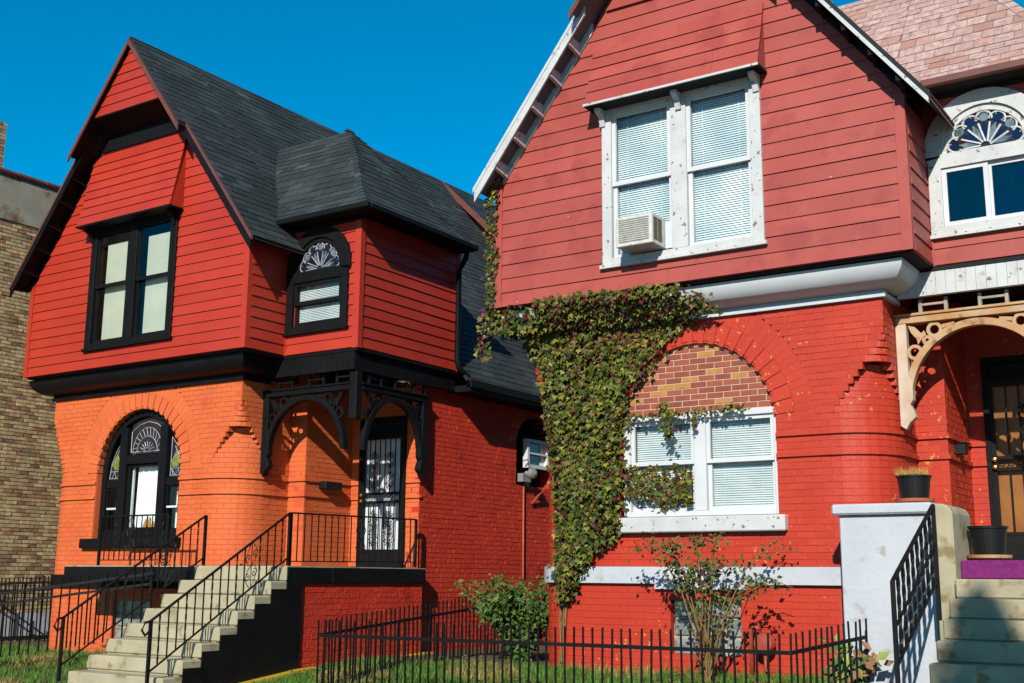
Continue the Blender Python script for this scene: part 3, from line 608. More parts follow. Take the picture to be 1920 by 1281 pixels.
def arch_span(par, f, a0, a1, m, mpost, z1=4.36, zs=3.52, pend0=False, pend1=False):
    """one bay of the porch screen between a0 and a1: beam, arch band, fretted spandrels, wall strips"""
    cx = (a0+a1)/2; ha = (a1-a0)/2-.14; hb = z1-.09-zs
    b = MB(); b.prism([(a0, z1), (a1, z1), (a1, z1+.075), (a0, z1+.075)], f, -.02, .10); b.prism([(a0-.02, z1+.076), (a1+.02, z1+.076), (a1+.02, z1+.105), (a0-.02, z1+.105)], f, -.04, .11); b.build('beam', m, par, bevel=.004)
    ab = MB(); n = 30
    for i in range(n):
        q = []
        for t in (math.pi*i/n, math.pi*(i+1)/n): q += [(cx+ha*math.cos(t), zs+hb*math.sin(t)), (cx+(ha+.075)*math.cos(t), zs+(hb+.075)*math.sin(t))]
        q = [q[0], q[1], q[3], q[2]]; ab.hexa([f(a, z, -.01) for a, z in q]+[f(a, z, .085) for a, z in q])
    ab.build('arch_band', m, par)
    for s, a, pend in ((1, a0, pend0), (-1, a1, pend1)):
        fm = MB(); fret(fm, f, a+s*.10, z1+.01, s); fm.build('spandrel_fret', m, par)
        if not pend:
            P = [(0, 3.24), (.06, 3.20), (.10, 3.27), (.17, 3.33), (.15, 3.40), (.115, 3.47), (.15, zs), (.15, zs+.2), (.115, zs+.25), (.115, z1), (0, z1)]
            MB().prism([(a+s*p, z) for p, z in (P if s > 0 else P[::-1])], f, -.015, .09).build('bracket_post', mpost, par, bevel=.006)
def porch(H, A):
    m = 'black' if A else 'wood'; mp = 'black' if A else 'palewood'; lm = 'black' if A else 'greywood'
    P = MB(); P.box(-.40, 1.375, .80, .84, 4.63, 4.895); P.box(1.335, 1.375, .84, 3.2, 4.63, 4.893); P.box(1.0, 1.24, 2.6, 11, 4.5, 4.74); fr = P.build('porch_frieze', 'black' if A else 'white', H)
    for i in range(17): MB().box(-.40+i*.104+.004, -.40+(i+1)*.104, .79, .80, 4.635, 4.89).build('frieze_board', 'black' if A else 'white', fr)
    sc = MB(); sc.box(-.38, 1.36, .86, .95, 4.46, 4.462); scr = sc.build('porch_screen', lm, H)
    arch_span(scr, FY(.86), BX1+.005, 1.24, m, mp, pend1=True); arch_span(scr, FX(1.37), .98, 2.495, m, 'black' if A else 'palewood', pend0=True)
    MB().box(1.24, 1.375, .845, .98, 3.93, 4.63).build('pendant_post', m, scr, bevel=.01)
    for f, aa in ((FY(.86), (-.2, .42, .95)), (FX(1.37), (1.15, 1.75, 2.2))):
        for a in aa:
            q = MB()
            for d in (0, .27): q.prism([(a+d, 4.466), (a+d+.035, 4.466), (a+d+.035, 4.62), (a+d, 4.62)], f, .02, .07)
            q.prism([(a+.035, 4.55), (a+.27, 4.55), (a+.27, 4.575), (a+.035, 4.575)], f, .03, .06); q.build('ladder_spindle', lm, scr)
# ---------------- the setting ----------------
def gz(x, y):      # yard level: a low terrace that steps down to the pavement
    h = .60+(x+3)*.012-.10*max(0, 12.4-max(y, 9.6))
    if y > 9.6: return h
    if y > 8.6: return h*(1-(9.6-y))+.0
    return 0.
gm = MB(); xs = [-400, -60, -30]+[-26+i*.9 for i in range(36)]+[30, 400]; ys = [8.6, 8.8, 9.0, 9.2, 9.4, 9.6]+[9.8+i*.5 for i in range(20)]+[40, 120, 600]
for y in ys: gm.v += [(x, y, gz(max(min(x, 6), -24), y)+(R_.uniform(-.012, .012) if 9.7 < y < 20 else 0)) for x in xs]
n = len(xs)
for j in range(len(ys)-1):
    for i in range(n-1): gm.f.append((j*n+i, j*n+i+1, (j+1)*n+i+1, (j+1)*n+i))
struct(gm.build('ground', 'ground', fix=False))
struct(MB().box(-400, 400, 5.6, 8.62, -.2, 0).build('pavement', 'pavement')); struct(MB().box(-400, 400, 5.4, 5.6, -.3, -.004).build('kerb', 'concrete')); struct(MB().add([(-400, -300, -.14), (400, -300, -.14), (400, 5.41, -.14), (-400, 5.41, -.14)], [(0, 1, 2, 3)]).build('road', 'asphalt', fix=False))
# ---------------- the two houses ----------------
HA, WA, UA, RA = house('A', OA, 'orange painted brick house with scarlet siding, black trim and charcoal shingle roof', 'twin gabled houses on the street')
HB, WB, UB, RB = house('B', OB, 'deep red brick house with faded red siding, white trim and ivy', 'twin gabled houses on the street')
# house A: arched window in a black frame
f = FY(BY); y0 = BY+.13
wm = MB(); wm.ring(ACX, ACZ, AR-.12, AR, 0, math.pi, f, .10, .2, 40); wm.box(ACX-AR, ACX-AR+.12, y0-.03, y0+.07, 2.3, ACZ); wm.box(ACX+AR-.12, ACX+AR, y0-.03, y0+.07, 2.3, ACZ)
for s in (-1, 1): wm.box(ACX+s*.47-.085, ACX+s*.47+.085, y0-.05, y0+.06, 2.42, ACZ+.70)
wm.box(ACX-.385, ACX+.385, y0-.045, y0+.06, 3.46, 3.60); wm.box(ACX-AR+.1, ACX-.55, y0-.03, y0+.06, 3.10, 3.22); wm.box(ACX+.55, ACX+AR-.1, y0-.03, y0+.06, 3.10, 3.22); wm.box(ACX-AR+.12, ACX+AR-.12, y0-.045, y0+.07, 2.3, 2.42)
aw = wm.build('arched_window', 'black', HA)
MB().box(-3.86, -1.58, BY-.09, BY+.12, 2.15, 2.30).build('sill', 'black', aw, bevel=.01)
sash(aw, ACX-.385, ACX+.385, 2.42, 3.46, y0, .05, 'black')
for s in (-1, 1):
    a, b = sorted((ACX+s*.555, ACX+s*.86)); sash(aw, a, b, 2.76, 3.10, y0-.01, .03, 'black'); sash(aw, a, b, 2.42, 2.78, y0+.02, .03, 'black'); MB().box(a+.03, b-.03, y0-.012, y0-.004, 2.755, 2.785).build('meeting_rail', 'blind', aw)
    MB().box(a+.12, b-.02, y0+.1, y0+.11, 2.42, 3.1).build('curtain', 'curtain', aw)
cu = MB(); k = 40
for i in range(k+1):
    x = ACX-.28+.63*i/k; yy = y0+.11+.022*math.sin(i*1.35)+.012*math.sin(i*.6); pinch = 1-.10*math.sin(math.pi*i/k); cu.v += [(x, yy, 2.42), (ACX+.03+(x-ACX-.03)*.93, yy*.5+(y0+.11)*.5, 3.44)]
for i in range(k): cu.f.append((2*i, 2*i+2, 2*i+3, 2*i+1))
cu.build('curtain', 'curtain', aw, smooth=True, fix=False)
MB().box(ACX-.34, ACX-.31, y0+.06, y0+.09, 2.42, 3.44).build('blind_edge', 'blind', aw)
og = MB()
for dx, hh, ww in ((.02, .17, .05), (.11, .20, .045), (.19, .13, .04)): og.lathe([(.01, 0), (ww, .03), (ww*.7, hh*.6), (.012, hh)], 10, (ACX+dx, y0+.085, 2.43))
og.build('window_ornament', 'infill_i3', aw)
backing(aw, ACX-AR, ACX+AR, 2.3, 4.3, y0+.2)
# leaded lights above
gp = [(ACX-.385, 3.62), (ACX+.385, 3.62), (ACX+.385, 4.0)]+[(ACX+.86*math.cos(t), ACZ+.86*math.sin(t)) for t in [math.radians(64+52*i/10) for i in range(11)]]+[(ACX-.385, 4.0)]
MB().prism(gp, f, .165, .17).build('leaded_glass', 'stain_dark', aw)
ld = MB(); zc = 3.65; T_ = lambda a, b: f(a, b, .158)
for i in range(9):
    t = math.pi*i/8; ld.tube([T_(ACX+.09*math.cos(t), zc+.09*math.sin(t)), T_(ACX+.17*math.cos(t), zc+.16*math.sin(t))], .008, 4)
for rr_, zz in ((.24, 1.), (.34, 1.12)): ld.tube([T_(ACX+rr_*math.cos(math.pi*j/16), zc+rr_*zz*math.sin(math.pi*j/16)) for j in range(17)], .005, 4)
for i in range(13):
    t = math.pi*i/12; ld.tube([T_(ACX+.25*math.cos(t), zc+.25*math.sin(t)), T_(ACX+.34*math.cos(t+.12), zc+.38*math.sin(t+.12))], .005, 4)
for s in (-1, 1): ld.tube([T_(ACX+s*.38, zc), T_(ACX+s*.38, 3.98), T_(ACX+s*.2, 4.08), T_(ACX, 4.12)], .007, 4)
ld.tube([T_(ACX-.38, zc), T_(ACX+.38, zc)], .008, 4)
for s in (-1, 1):
    for q in (([(.57, 3.25), (.86, 3.25)]), ([(.57, 3.36), (.84, 3.36)]), ([(.58, 3.25), (.58, 3.85), (.72, 3.7), (.82, 3.5), (.86, 3.25)]), ([(.58, 3.45), (.7, 3.62)]), ([(.82, 3.45), (.66, 3.7)]), ([(.65, 3.25), (.6, 3.36), (.7, 3.25), (.75, 3.36), (.8, 3.25)])): ld.tube([T_(ACX+s*a, b) for a, b in q], .006, 4)
ld.build('leading', 'lead', aw)
fl = MB()
for i in range(9): t = math.pi*i/8; fl.prism([(ACX+.03*math.cos(t-.6), zc+.03*math.sin(t-.6)), (ACX+.13*math.cos(t), zc+.13*math.sin(t)), (ACX+.03*math.cos(t+.6), zc+.03*math.sin(t+.6))], f, .155, .162)
fl.build('sunburst_glass', 'stain_pale', aw)
for s in (-1, 1):
    sg = MB()
    MB().prism([(ACX+s*a, b) for a, b in ((.565, 3.23), (.86, 3.23), (.84, 3.45), (.75, 3.66), (.565, 3.86))][::s], f, .165, .17).build('leaded_glass', 'stain_dark', aw)
    sg.prism([(ACX+s*a, b) for a, b in ((.62, 3.38), (.74, 3.38), (.80, 3.46), (.74, 3.55), (.70, 3.64), (.64, 3.55), (.60, 3.46))][::s], f, .155, .163)
    sg.build('tulip_glass', 'stain_green', aw)
# house B: brick infill under the arch, white double window
inf = MB(); inf.prism([(ACX-AR-.01, 3.50), (ACX+AR+.01, 3.50)]+[(ACX+(AR+.01)*math.cos(t), ACZ+(AR+.01)*math.sin(t)) for t in [math.radians(9.5+161*i/30) for i in range(31)]], f, .055, .12)
info = inf.build('arch_infill', 'infill_mortar', HB)
z = 3.515; j = 0
while z < ACZ+AR-.02:
    hw0 = math.sqrt(max(0, (AR-.012)**2-(z-ACZ)**2)); z1 = z+.058; hw1 = math.sqrt(max(0, (AR-.012)**2-(z1-ACZ)**2)); x = ACX-1.1-(j % 2)*.105
    while x < ACX+1.1:
        a0, b0 = max(x, ACX-hw0), min(x+.196, ACX+hw0); a1, b1 = max(x, ACX-hw1), min(x+.196, ACX+hw1)
        if b0-a0 > .03 and hw1 > .05:
            if b1 < a1: a1 = b1 = (a0+b0)/2
            k = R_.random(); y = BY+.047+R_.uniform(0, .003)
            MB().hexa([(a0, y, z), (b0, y, z), (b0, y+.05, z), (a0, y+.05, z), (a1, y, z1), (b1, y, z1), (b1, y+.05, z1), (a1, y+.05, z1)]).build('brick', 'infill_i1' if k < .5 else 'infill_i2' if k < .8 else 'infill_i3', info)
        x += .207
    z += .0705; j += 1
x0, x1 = -3.63, -1.655; xm = (x0+x1)/2+.0; yb = BY+.065
bw = MB(); bw.box(x0, x0+.09, yb-.03, yb+.08, 2.31, 3.50); bw.box(x1-.09, x1, yb-.03, yb+.08, 2.31, 3.50); bw.box(xm-.075, xm+.075, yb-.028, yb+.08, 2.37, 3.43); bw.box(x0+.09, x1-.09, yb-.029, yb+.08, 3.43, 3.50); bw.box(x0+.09, x1-.09, yb-.029, yb+.08, 2.31, 2.37)
dw = bw.build('double_window', 'whiteclean', HB, bevel=.006)
MB().box(-3.68, -1.60, BY-.10, BY+.1, 2.125, 2.30).build('sill', 'white', dw, bevel=.012)
for a, b in ((x0+.09, xm-.075), (xm+.075, x1-.09)):
    sash(dw, a, b, 2.91, 3.43, yb, .045, 'whiteclean'); sash(dw, a, b, 2.37, 2.95, yb+.035, .045, 'whiteclean'); blind(dw, a+.03, b-.03, 2.40, 3.40, yb+.09, pitch=.026)
backing(dw, x0, x1, 2.3, 3.5, yb+.25)
for H, k in ((HA, 'A'), (HB, 'B')):    # glass-block basement window, four by three
    g = MB().box(-3.03, -2.18, BY+.09, BY+.12, .76, 1.39).build('basement_window', 'infill_mortar', H)
    for i in range(4):
        for j in range(3): MB().box(-3.02+i*.2125, -3.02+i*.2125+.195, BY+.06, BY+.095, .77+j*.207, .77+j*.207+.19).build('glass_block', 'glassblock', g, bevel=.015)
MB().box(-3.2, -2.1, BY-.06, BY+.08, 1.49, 1.549).build('lintel', 'whitewall', WB)
# doors behind iron security gates
def door(H, A):
    y = 2.5; x0, x1 = .13, .93
    d = MB(); d.box(x0-.06, x0, y-.04, y+.1, 1.88, 4.18); d.box(x1, x1+.06, y-.04, y+.1, 1.88, 4.18); d.box(x0, x1, y-.038, y+.1, 3.9, 3.96); d.box(x0, x1, y-.038, y+.1, 4.12, 4.18); d.box(x0-.06, x1+.06, y-.06, y+.1, 1.84, 1.90)
    D = d.build('door', 'black', H)
    MB().box(x0, x1, y+.05, y+.08, 1.9, 3.9).build('door_leaf', 'whitedoor' if A else 'door', D); MB().box(x0, x1, y+.05, y+.08, 3.96, 4.12).build('transom_pane', 'dark', D)
    g = MB(); g.box(x0, x0+.045, y-.03, y, 1.9, 3.9); g.box(x1-.045, x1, y-.03, y, 1.9, 3.9)
    for z0, z1 in ((1.9, 1.94), (2.0+.12, 2.16), (2.86, 2.90), (2.99, 3.03), (3.85, 3.9)): g.box(x0+.045, x1-.045, y-.028, y, z0, z1)
    g.box(x0+.045, x1-.045, y-.02, y-.005, 1.94, 2.12)
    G = g.build('security_gate', 'iron', D); k = 7 if A else 5
    for i in range(1, k): x = x0+.045+(x1-x0-.09)*i/k; MB().box(x-.007, x+.007, y-.022, y-.008, 2.14, 2.87).build('gate_bar', 'iron', G); MB().box(x-.007, x+.007, y-.022, y-.008, 3.01, 3.87).build('gate_bar', 'iron', G)
    s = MB(); T = lambda q: [(a, y-.03, b) for a, b in q]
    for i in range(7): s.tube(T([(x0+.1+i*.1+.035*math.cos(t), 2.945+.032*math.sin(t)) for t in [2*math.pi*j/10 for j in range(11)]]), .006, 4)
    s.build('gate_frieze', 'iron', G)
    for cxx in ((x0+.24, x1-.24) if A else (x0+.4,)):
        for zc in ((2.35, 2.62, 3.22, 3.52) if A else (3.5,)):
            s = MB(); s.tube(T([(cxx, zc+.15), (cxx, zc-.15)]), .006, 4)
            for sg_ in (-1, 1):
                s.tube(T(spiral(cxx+sg_*.055, zc+.07, .05, 1.2, math.pi/2, sg_)), .006, 4); s.tube(T(spiral(cxx+sg_*.055, zc-.07, .05, 1.2, -math.pi/2, -sg_)), .006, 4)
                s.tube(T([(cxx, zc+.13), (cxx+sg_*.09, zc), (cxx, zc-.13)]), .005, 4)
            s.build('gate_scroll', 'iron', G)
    MB().box(x0+.005, x0+.06, y-.045, y-.03, 2.86, 3.04).build('lock_plate', 'iron', G)
    for z in (2.9, 2.99): MB().lathe([(.012, 0), (.028, .012), (.03, .03), (.02, .045), (.004, .05)], 12).build('handle', 'brass', G, loc=(x0+.03, y-.045, z)).rotation_euler = (math.pi/2, 0, 0)
door(HA, True); door(HB, False)
MB().box(1.0, 1.08, 2.488, 2.502, 2.5, 2.75).build('doorbell_plate', 'A_brick', WA)
# wall lamps on the porch piers
for H, k in ((HA, 'A'), (HB, 'B')):
    l = MB(); yy = 1.78 if k == 'A' else 1.75
    if k == 'A': l.box(-.12, .03, yy-.02, yy+.36, 3.06, 3.17)
    else: l.box(-.12, -.0, yy, yy+.10, 3.0, 3.12); l.box(-.12, .02, yy-.01, yy+.2, 3.12, 3.135)
    l.build('wall_lamp', 'pot', H, bevel=.008)
# side of house A: arched niche with a small window unit, meter pipe, downspout
nz = MB(); nz.box(1.02, 1.04, 5.1, 6.3, 3.25, 4.6); nz.build('niche_back', 'dark', WA)
nr = MB(); nr.ring(5.7, 3.97, .545, .56, 0, math.pi, FX(1.25), .004, .22, 20); nr.build('niche_reveal', 'black', WA)
sv = MB()
for i in range(24):
    t0 = math.pi*(i+.06)/24; t1 = math.pi*(i+.94)/24; P = [(5.7+r*math.cos(t), 3.97+r*math.sin(t)) for r, t in ((.565, t0), (.78, t0), (.78, t1), (.565, t1))]; q = FX(1.25)
    sv = MB().hexa([q(a, b, -.004) for a, b in P]+[q(a, b, .1) for a, b in P]); sv.build('voussoir', 'A_brick', WA)
nw = MB(); ya, yb_ = 5.44, 6.14
nw.box(1.2, 1.3, ya, ya+.06, 3.62, 4.12); nw.box(1.2, 1.3, yb_-.06, yb_, 3.62, 4.12); nw.box(1.2, 1.298, ya+.06, yb_-.06, 3.62, 3.68); nw.box(1.2, 1.298, ya+.06, yb_-.06, 4.07, 4.12); nw.box(1.2, 1.296, ya+.06, yb_-.06, 3.86, 3.89)
NW = nw.build('side_window', 'whiteclean', HA); MB().box(1.21, 1.22, ya+.05, yb_-.05, 3.66, 4.08).build('pane', 'stain_dark', NW); MB().box(1.225, 1.23, yb_-.2, yb_-.06, 3.68, 4.07).build('curtain', 'curtain', NW)
mp = MB(); mp.tube([(1.29, 5.33, .6), (1.29, 5.33, 3.42)], .014, 8); mpo = mp.build('conduit', 'terracotta', HA, smooth=True)
me_ = MB(); me_.lathe([(.03, 0), (.05, .03), (.05, .1), (.09, .12), (.09, .2), (.02, .24)], 14); q = me_.build('meter_head', 'steel', mpo, loc=(1.29, 5.36, 3.5)); q.rotation_euler = (0, math.pi/2, 0)
mt = MB(); mt.tube([(1.30, 5.3, 3.72), (1.34, 5.36, 3.75), (1.36, 5.42, 3.66), (1.34, 5.43, 3.5)], .014, 6); mt.box(1.25, 1.36, 5.2, 5.46, 3.36, 3.50); mt.build('service_drop', 'steel', mpo)
MB().bar((1.27, 5.6, 3.0), (1.55, 6.05, 3.6), .03, .03).build('stay_bracket', 'rustpipe', HA)
ds = MB(); ds.tube([(1.66, 3.08, 6.86), (1.62, 3.08, 6.74), (1.5, 3.08, 6.55), (1.49, 3.08, 5.1), (1.5, 3.12, 4.98), (1.56, 3.3, 4.86)], .045, 8); ds.build('downspout', 'black', RA, smooth=True)
vl = MB(); vl.tube([(CX+1.2+2.2*t, 1.2+3.3*t, RID-SLP*(1.2+2.2*t)+.03) for t in (0, .5, 1)], .012, 5)
# ---------------- house A: stairs, landing, ironwork ----------------
def off(O, p): return (p[0]+O[0], p[1]+O[1], p[2]+O[2])
ST = thing('concrete_stairs', 'pale concrete front stairs with black painted side below the orange house', 'stairs', OA)
PZ = 1.865
for i in range(9):
    z = PZ-.178*i; y = -.458-.27*i
    MB().box(-.27, 1.45, y, y+.30 if i else 0., z-.178, z-.002*i).build('step', 'concrete', ST, bevel=.015)
    MB().box(1.395, 1.462, y+.02, y+.27+.02, .2, z-.10).build('painted_side', 'blackcove', ST)
    MB().box(-.25, 1.39, y+.02, y+.29, .2, z-.179).build('stair_core', 'concrete', ST)
MB().box(-3.12, 1.46, -.44, .41, 1.655, PZ-.003).build('landing_slab', 'blackcove', ST, bevel=.01)
MB().box(-3.11, 1.45, -.43, .41, PZ-.003, PZ+.012).build('landing_top', 'concrete', ST)
MB().box(-.1, 1.46, .41, 2.44, 1.655, PZ).build('porch_slab', 'blackcove', ST, bevel=.01); MB().box(-.1, 1.45, .41, 2.44, PZ, PZ+.012).build('porch_floor', 'concrete', ST)
MB().box(.05, 1.02, 2.3, 2.46, PZ+.012, 1.90).build('door_step', 'blackcove', ST)
# painted brick wall under the porch
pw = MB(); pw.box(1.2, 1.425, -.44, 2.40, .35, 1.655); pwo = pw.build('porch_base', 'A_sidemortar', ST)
rest = MB(); z = .42; j = 0
while z < 1.64:
    y = -.44-(j % 2)*.1
    while y < 2.38:
        a, b = max(y, -.44)+.004, min(y+.206, 2.40)-.004; o = R_.uniform(0, .006)
        if b-a > .03: rest.hexa([(1.425+o, a, z+.004), (1.425+o+R_.uniform(-.003, .003), b, z+.004), (1.38, b, z+.004), (1.38, a, z+.004), (1.425+o, a, z+CH-.004), (1.425+o, b, z+CH-.004), (1.38, b, z+CH-.004), (1.38, a, z+CH-.004)])
        y += .206
    z += CH; j += 1
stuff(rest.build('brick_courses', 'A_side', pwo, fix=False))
yk = MB(); K = [(-2.8, .36), (-1.3, .47), (-.2, .59), (1.25, .63), (2.5, .68)]
for (a, za), (b, zb) in zip(K, K[1:]): yk.hexa([(1.45, a, .1), (1.62, a, .1), (1.62, b, .1), (1.45, b, .1), (1.45, a, za), (1.60, a, za), (1.60, b, zb), (1.45, b, zb)])
tag(yk.build('painted_kerb', 'yellow', None, loc=OA), 'low yellow painted kerb along the foot of the porch wall', 'kerb')
def railing(name, label, O, a, b, top, bot, n, post_a=True, post_b=True, twist=(), panel=None, group=None, thick=.011, m='iron', drop=0.):
    """a, b: base points; top / bot: rail heights above base; balusters, end posts and an optional scroll panel"""
    T = thing(name, label, 'railing', O, group); a = Vector(a); b = Vector(b); up = Vector((0, 0, 1)); d = (b-a); h = Vector((d.x, d.y, 0)).normalized()
    MB().bar(a+up*top, b+up*top, .035, .022).build('handrail', m, T, bevel=.004); MB().bar(a+up*bot, b+up*bot, .025, .014).build('bottom_rail', m, T)
    for p, w in ((a, post_a), (b, post_b)):
        if w: MB().box(p.x-.017, p.x+.017, p.y-.017, p.y+.017, p.z-drop, p.z+top).build('post', m, T)
    for i in range(1, n):
        p = a+d*i/n
        if panel and abs(i/n-panel) < .6/n: continue
        q = MB(); z0, z1 = p.z+bot, p.z+top
        if i % 3 in twist:
            k = 14
            for j in range(k):
                t0, t1 = j*.55, (j+1)*.55; za, zb = z0+(z1-z0)*j/k, z0+(z1-z0)*(j+1)/k; r = thick*.9
                q.hexa([(p.x+r*math.cos(t0+c), p.y+r*math.sin(t0+c), za) for c in (0, 1.57, 3.14, 4.71)]+[(p.x+r*math.cos(t1+c), p.y+r*math.sin(t1+c), zb) for c in (0, 1.57, 3.14, 4.71)])
        else: q.box(p.x-thick/2, p.x+thick/2, p.y-thick/2, p.y+thick/2, z0, z1)
        q.build('baluster', m, T)
    if panel:
        p = a+d*panel; s = MB(); zc = p.z+(top+bot)/2; hh = (top-bot)/2; P = lambda q: [(p.x+h.x*u, p.y+h.y*u, p.z+0+v+(d.z/max(1e-6, Vector((d.x, d.y)).length))*u) for u, v in q]
        c = (top+bot)/2
        for sg in (-1, 1):
            for vz in (c+.12, c-.12):
                s.tube(P(spiral(sg*.05, vz, .05, 1.25, -math.pi/2 if vz > c else math.pi/2, sg if vz > c else -sg)), .006, 4)
            s.tube(P([(0, c+.30), (sg*.06, c+.2), (sg*.10, c+.12), (sg*.06, c+.03), (0, c)]), .006, 4); s.tube(P([(0, c), (sg*.06, c-.03), (sg*.10, c-.12), (sg*.06, c-.2), (0, c-.30)]), .006, 4)
        s.tube(P([(0, bot), (0, top)]), .007, 4); s.build('scroll_panel', m, T)
    return T
# stair flights: base line follows the nosings
rl = lambda x, lab: railing('stair_railing', lab, OA, (x, -2.50, .55), (x, -.36, PZ), .69, .12, 17, twist=(1,), panel=.70, thick=.013, drop=.05)
T1 = rl(1.38, 'black iron stair railing beside the black painted stair side'); T2 = rl(-.2, 'black iron stair railing on the window side of the concrete stairs')
for T, x in ((T1, 1.38), (T2, -.2)):
    s = MB(); s.tube([(x, -2.5, 1.24), (x, -2.58, 1.22), (x, -2.62, 1.14), (x, -2.57, 1.08), (x, -2.52, 1.12)], .014, 6); s.build('handrail_scroll', 'iron', T)
railing('porch_railing', 'black iron railing along the open side of the black edged porch', OA, (1.38, -.34, PZ), (1.38, 2.28, PZ+.03), .69, .07, 20, panel=.53, thick=.012)
pr = railing('landing_railing', 'black iron railing in front of the arched window', OA, (-2.42, -.37, PZ), (-.95, -.37, PZ), .72, .09, 13, twist=(0,), panel=.46, thick=.012)
# ---------------- house B: cheek wall, stairs, railing, pots ----------------
SB = thing('concrete_stairs', 'worn concrete front stairs with purple carpeted top step and white cheek wall', 'stairs', OB)
PB = 1.80
MB().box(.30, 2.1, -.1, 2.44, 1.3, PB-.01).build('porch_slab', 'concrete', SB); MB().box(-.45, .30, .45, 2.44, 1.3, PB-.01).build('porch_slab', 'concrete', SB)
MB().box(.30, 2.1, -.13, .4, 1.625, PB).build('carpeted_step', 'purple', SB, bevel=.012)
for i in range(1, 8):
    z = PB-.176*i; y = -.13-.27*i+.0
    MB().box(.30, 2.1, y, y+.29, z-.176, z+.0).build('step', 'concrete', SB, bevel=.015); MB().box(.31, 2.09, y+.02, y+.28, .1, z-.177).build('stair_core', 'concrete', SB)
ck = MB(); ck.box(-.80, .10, -.30, .41, .35, 2.235); cko = ck.build('cheek_wall', 'whitewall', SB, bevel=.012)
MB().box(-.86, .12, -.36, .40, 2.238, 2.345).build('cap', 'whitewall', SB, bevel=.02)
e = MB(); e.prism([(.104, .5), (.295, .5), (.295, 2.24), (.27, 2.30), (.2, 2.33), (.104, 2.33)], FY(0), -.32, .42); e.build('end_wall', 'concrete', SB, bevel=.02)
RBL = railing('stair_railing', 'black iron stair railing with twisted balusters against the white cheek wall', OB, (.2, -2.05, .80), (.2, -.62, 1.50), .80, .12, 9, twist=(0, 1, 2), thick=.02, drop=.25)
MB().bar((.2, -2.05, 1.22), (.2, -.62, 1.94), .02, .014).build('middle_rail', 'iron', RBL)
def pot(label, loc, r, h, saucer, grass=False):
    T = thing('flower_pot', label, 'pot', loc); k = r
    MB().lathe([(k*.80, .03), (k*.97, h*.92), (k*1.04, h*.93), (k*1.05, h), (k*.97, h), (k*.95, h*.94), (.01, h*.93)], 28).build('pot_body', 'pot', T, smooth=False)
    MB().lathe([(k*.85, 0), (k*1.12, .025), (k*1.15, .055), (k*1.05, .055), (k*.8, .03)], 28).build('saucer', saucer, T)
    if grass:
        g = MB()
        for i in range(500):
            a, q = R_.uniform(0, 6.28), k*.9*math.sqrt(R_.random()); x, y = q*math.cos(a), q*math.sin(a); L = R_.uniform(.04, .13); dx, dy = R_.gauss(-.03, .04), R_.gauss(0, .04); c = R_.choice(((.5, .34, .10), (.42, .25, .07), (.35, .2, .05)))
            g.add([(x-.002, y, h*.93), (x+.002, y, h*.93), (x+dx, y+dy, h*.93+L)], [(0, 1, 2)], c)
        stuff(g.build('dry_grass', 'leaf', T, fix=False))
pot('black pot of dry grass in a terracotta saucer on the white cheek wall', OB+Vector((-.13, .02, 2.346)), .165, .285, 'terracotta', True)
pot('wide black pot in a wooden saucer on the red house porch beside the door', OB+Vector((.50, .20, PB+.0)), .18, .33, 'wood')
# ---------------- air conditioner in the gable window of house B ----------------
AC = thing('air_conditioner', 'white window air conditioner jutting from the white gable window', 'air conditioner', OB+Vector((-3.03, -.36, 5.37)))
MB().box(-.235, .235, 0, .36, 0, .36).build('case', 'tag_white', AC, bevel=.008)
for i in range(11): MB().hexa([(-.195, -.002, .045+i*.026), (.195, -.002, .045+i*.026), (.195, .01, .052+i*.026), (-.195, .01, .052+i*.026), (-.195, -.016, .058+i*.026), (.195, -.016, .058+i*.026), (.195, .01, .064+i*.026), (-.195, .01, .064+i*.026)]).build('louvre', 'tag_white', AC)
for i in range(2): MB().box(.2355, .239, .04+i*.11, .13+i*.11, .05, .32).build('side_grille', 'grille', AC)
MB().box(.24, .37, .33, .35, 0, .33).build('filler_panel', 'blind', AC)
# ---------------- iron fences ----------------
def fence(label, pts, sp, below, rails, cat='fence', group=None, w=.016, posts=()):
    T = thing('iron_fence', label, cat, (0, 0, 0), group)
    for a, b in zip(pts, pts[1:]):
        a, b = Vector(a), Vector(b); L = (b-a).length; n = max(1, round(L/sp))
        for dz in rails: MB().bar(a-Vector((0, 0, dz)), b-Vector((0, 0, dz)), .014, .035).build('rail', 'iron', T)
        for i in range(n+(1 if b == Vector(pts[-1]) else 0)):
            p = a+(b-a)*i/n; j = R_.uniform(-.012, .012); h = p.z+R_.uniform(-.008, .008)
            MB().hexa([(p.x+u*w/2-j, p.y+v*w/2, p.z-below) for u, v in ((-1, -1), (1, -1), (1, 1), (-1, 1))]+[(p.x+u*w/2+j, p.y+v*w/2, h) for u, v in ((-1, -1), (1, -1), (1, 1), (-1, 1))]).build('picket', 'iron', T)
    for p in posts: MB().box(p[0]-.035, p[0]+.035, p[1]-.035, p[1]+.035, p[2]-1.2, p[2]).build('post', 'iron', T); MB().lathe([(.02, 0), (.04, .03), (.03, .06), (.0, .075)], 10).build('finial', 'iron', T, loc=p)
    return T
fence('black iron picket fence enclosing the yard of the ivy covered house', [(-9.9, 14.9, 1.42), (-9.40, 10.2, 1.115), (-3.85, 10.2, 1.145), (-3.58, 11.5, 1.245)], .105, .95, (.17,))
P0 = (-15.62, 9.25, 1.30)
fence('black iron fence with thick post beside the concrete stairs', [P0, (OA.x-1.05, OA.y-.50, 1.72)], .125, .95, (.10, .24), posts=[P0])
fence('black iron fence closing the gap beside the old brick building', [(-19.4, 12.3, 1.50), (-16.9, 12.3, 1.58)], .12, 1.05, (.10, .22))
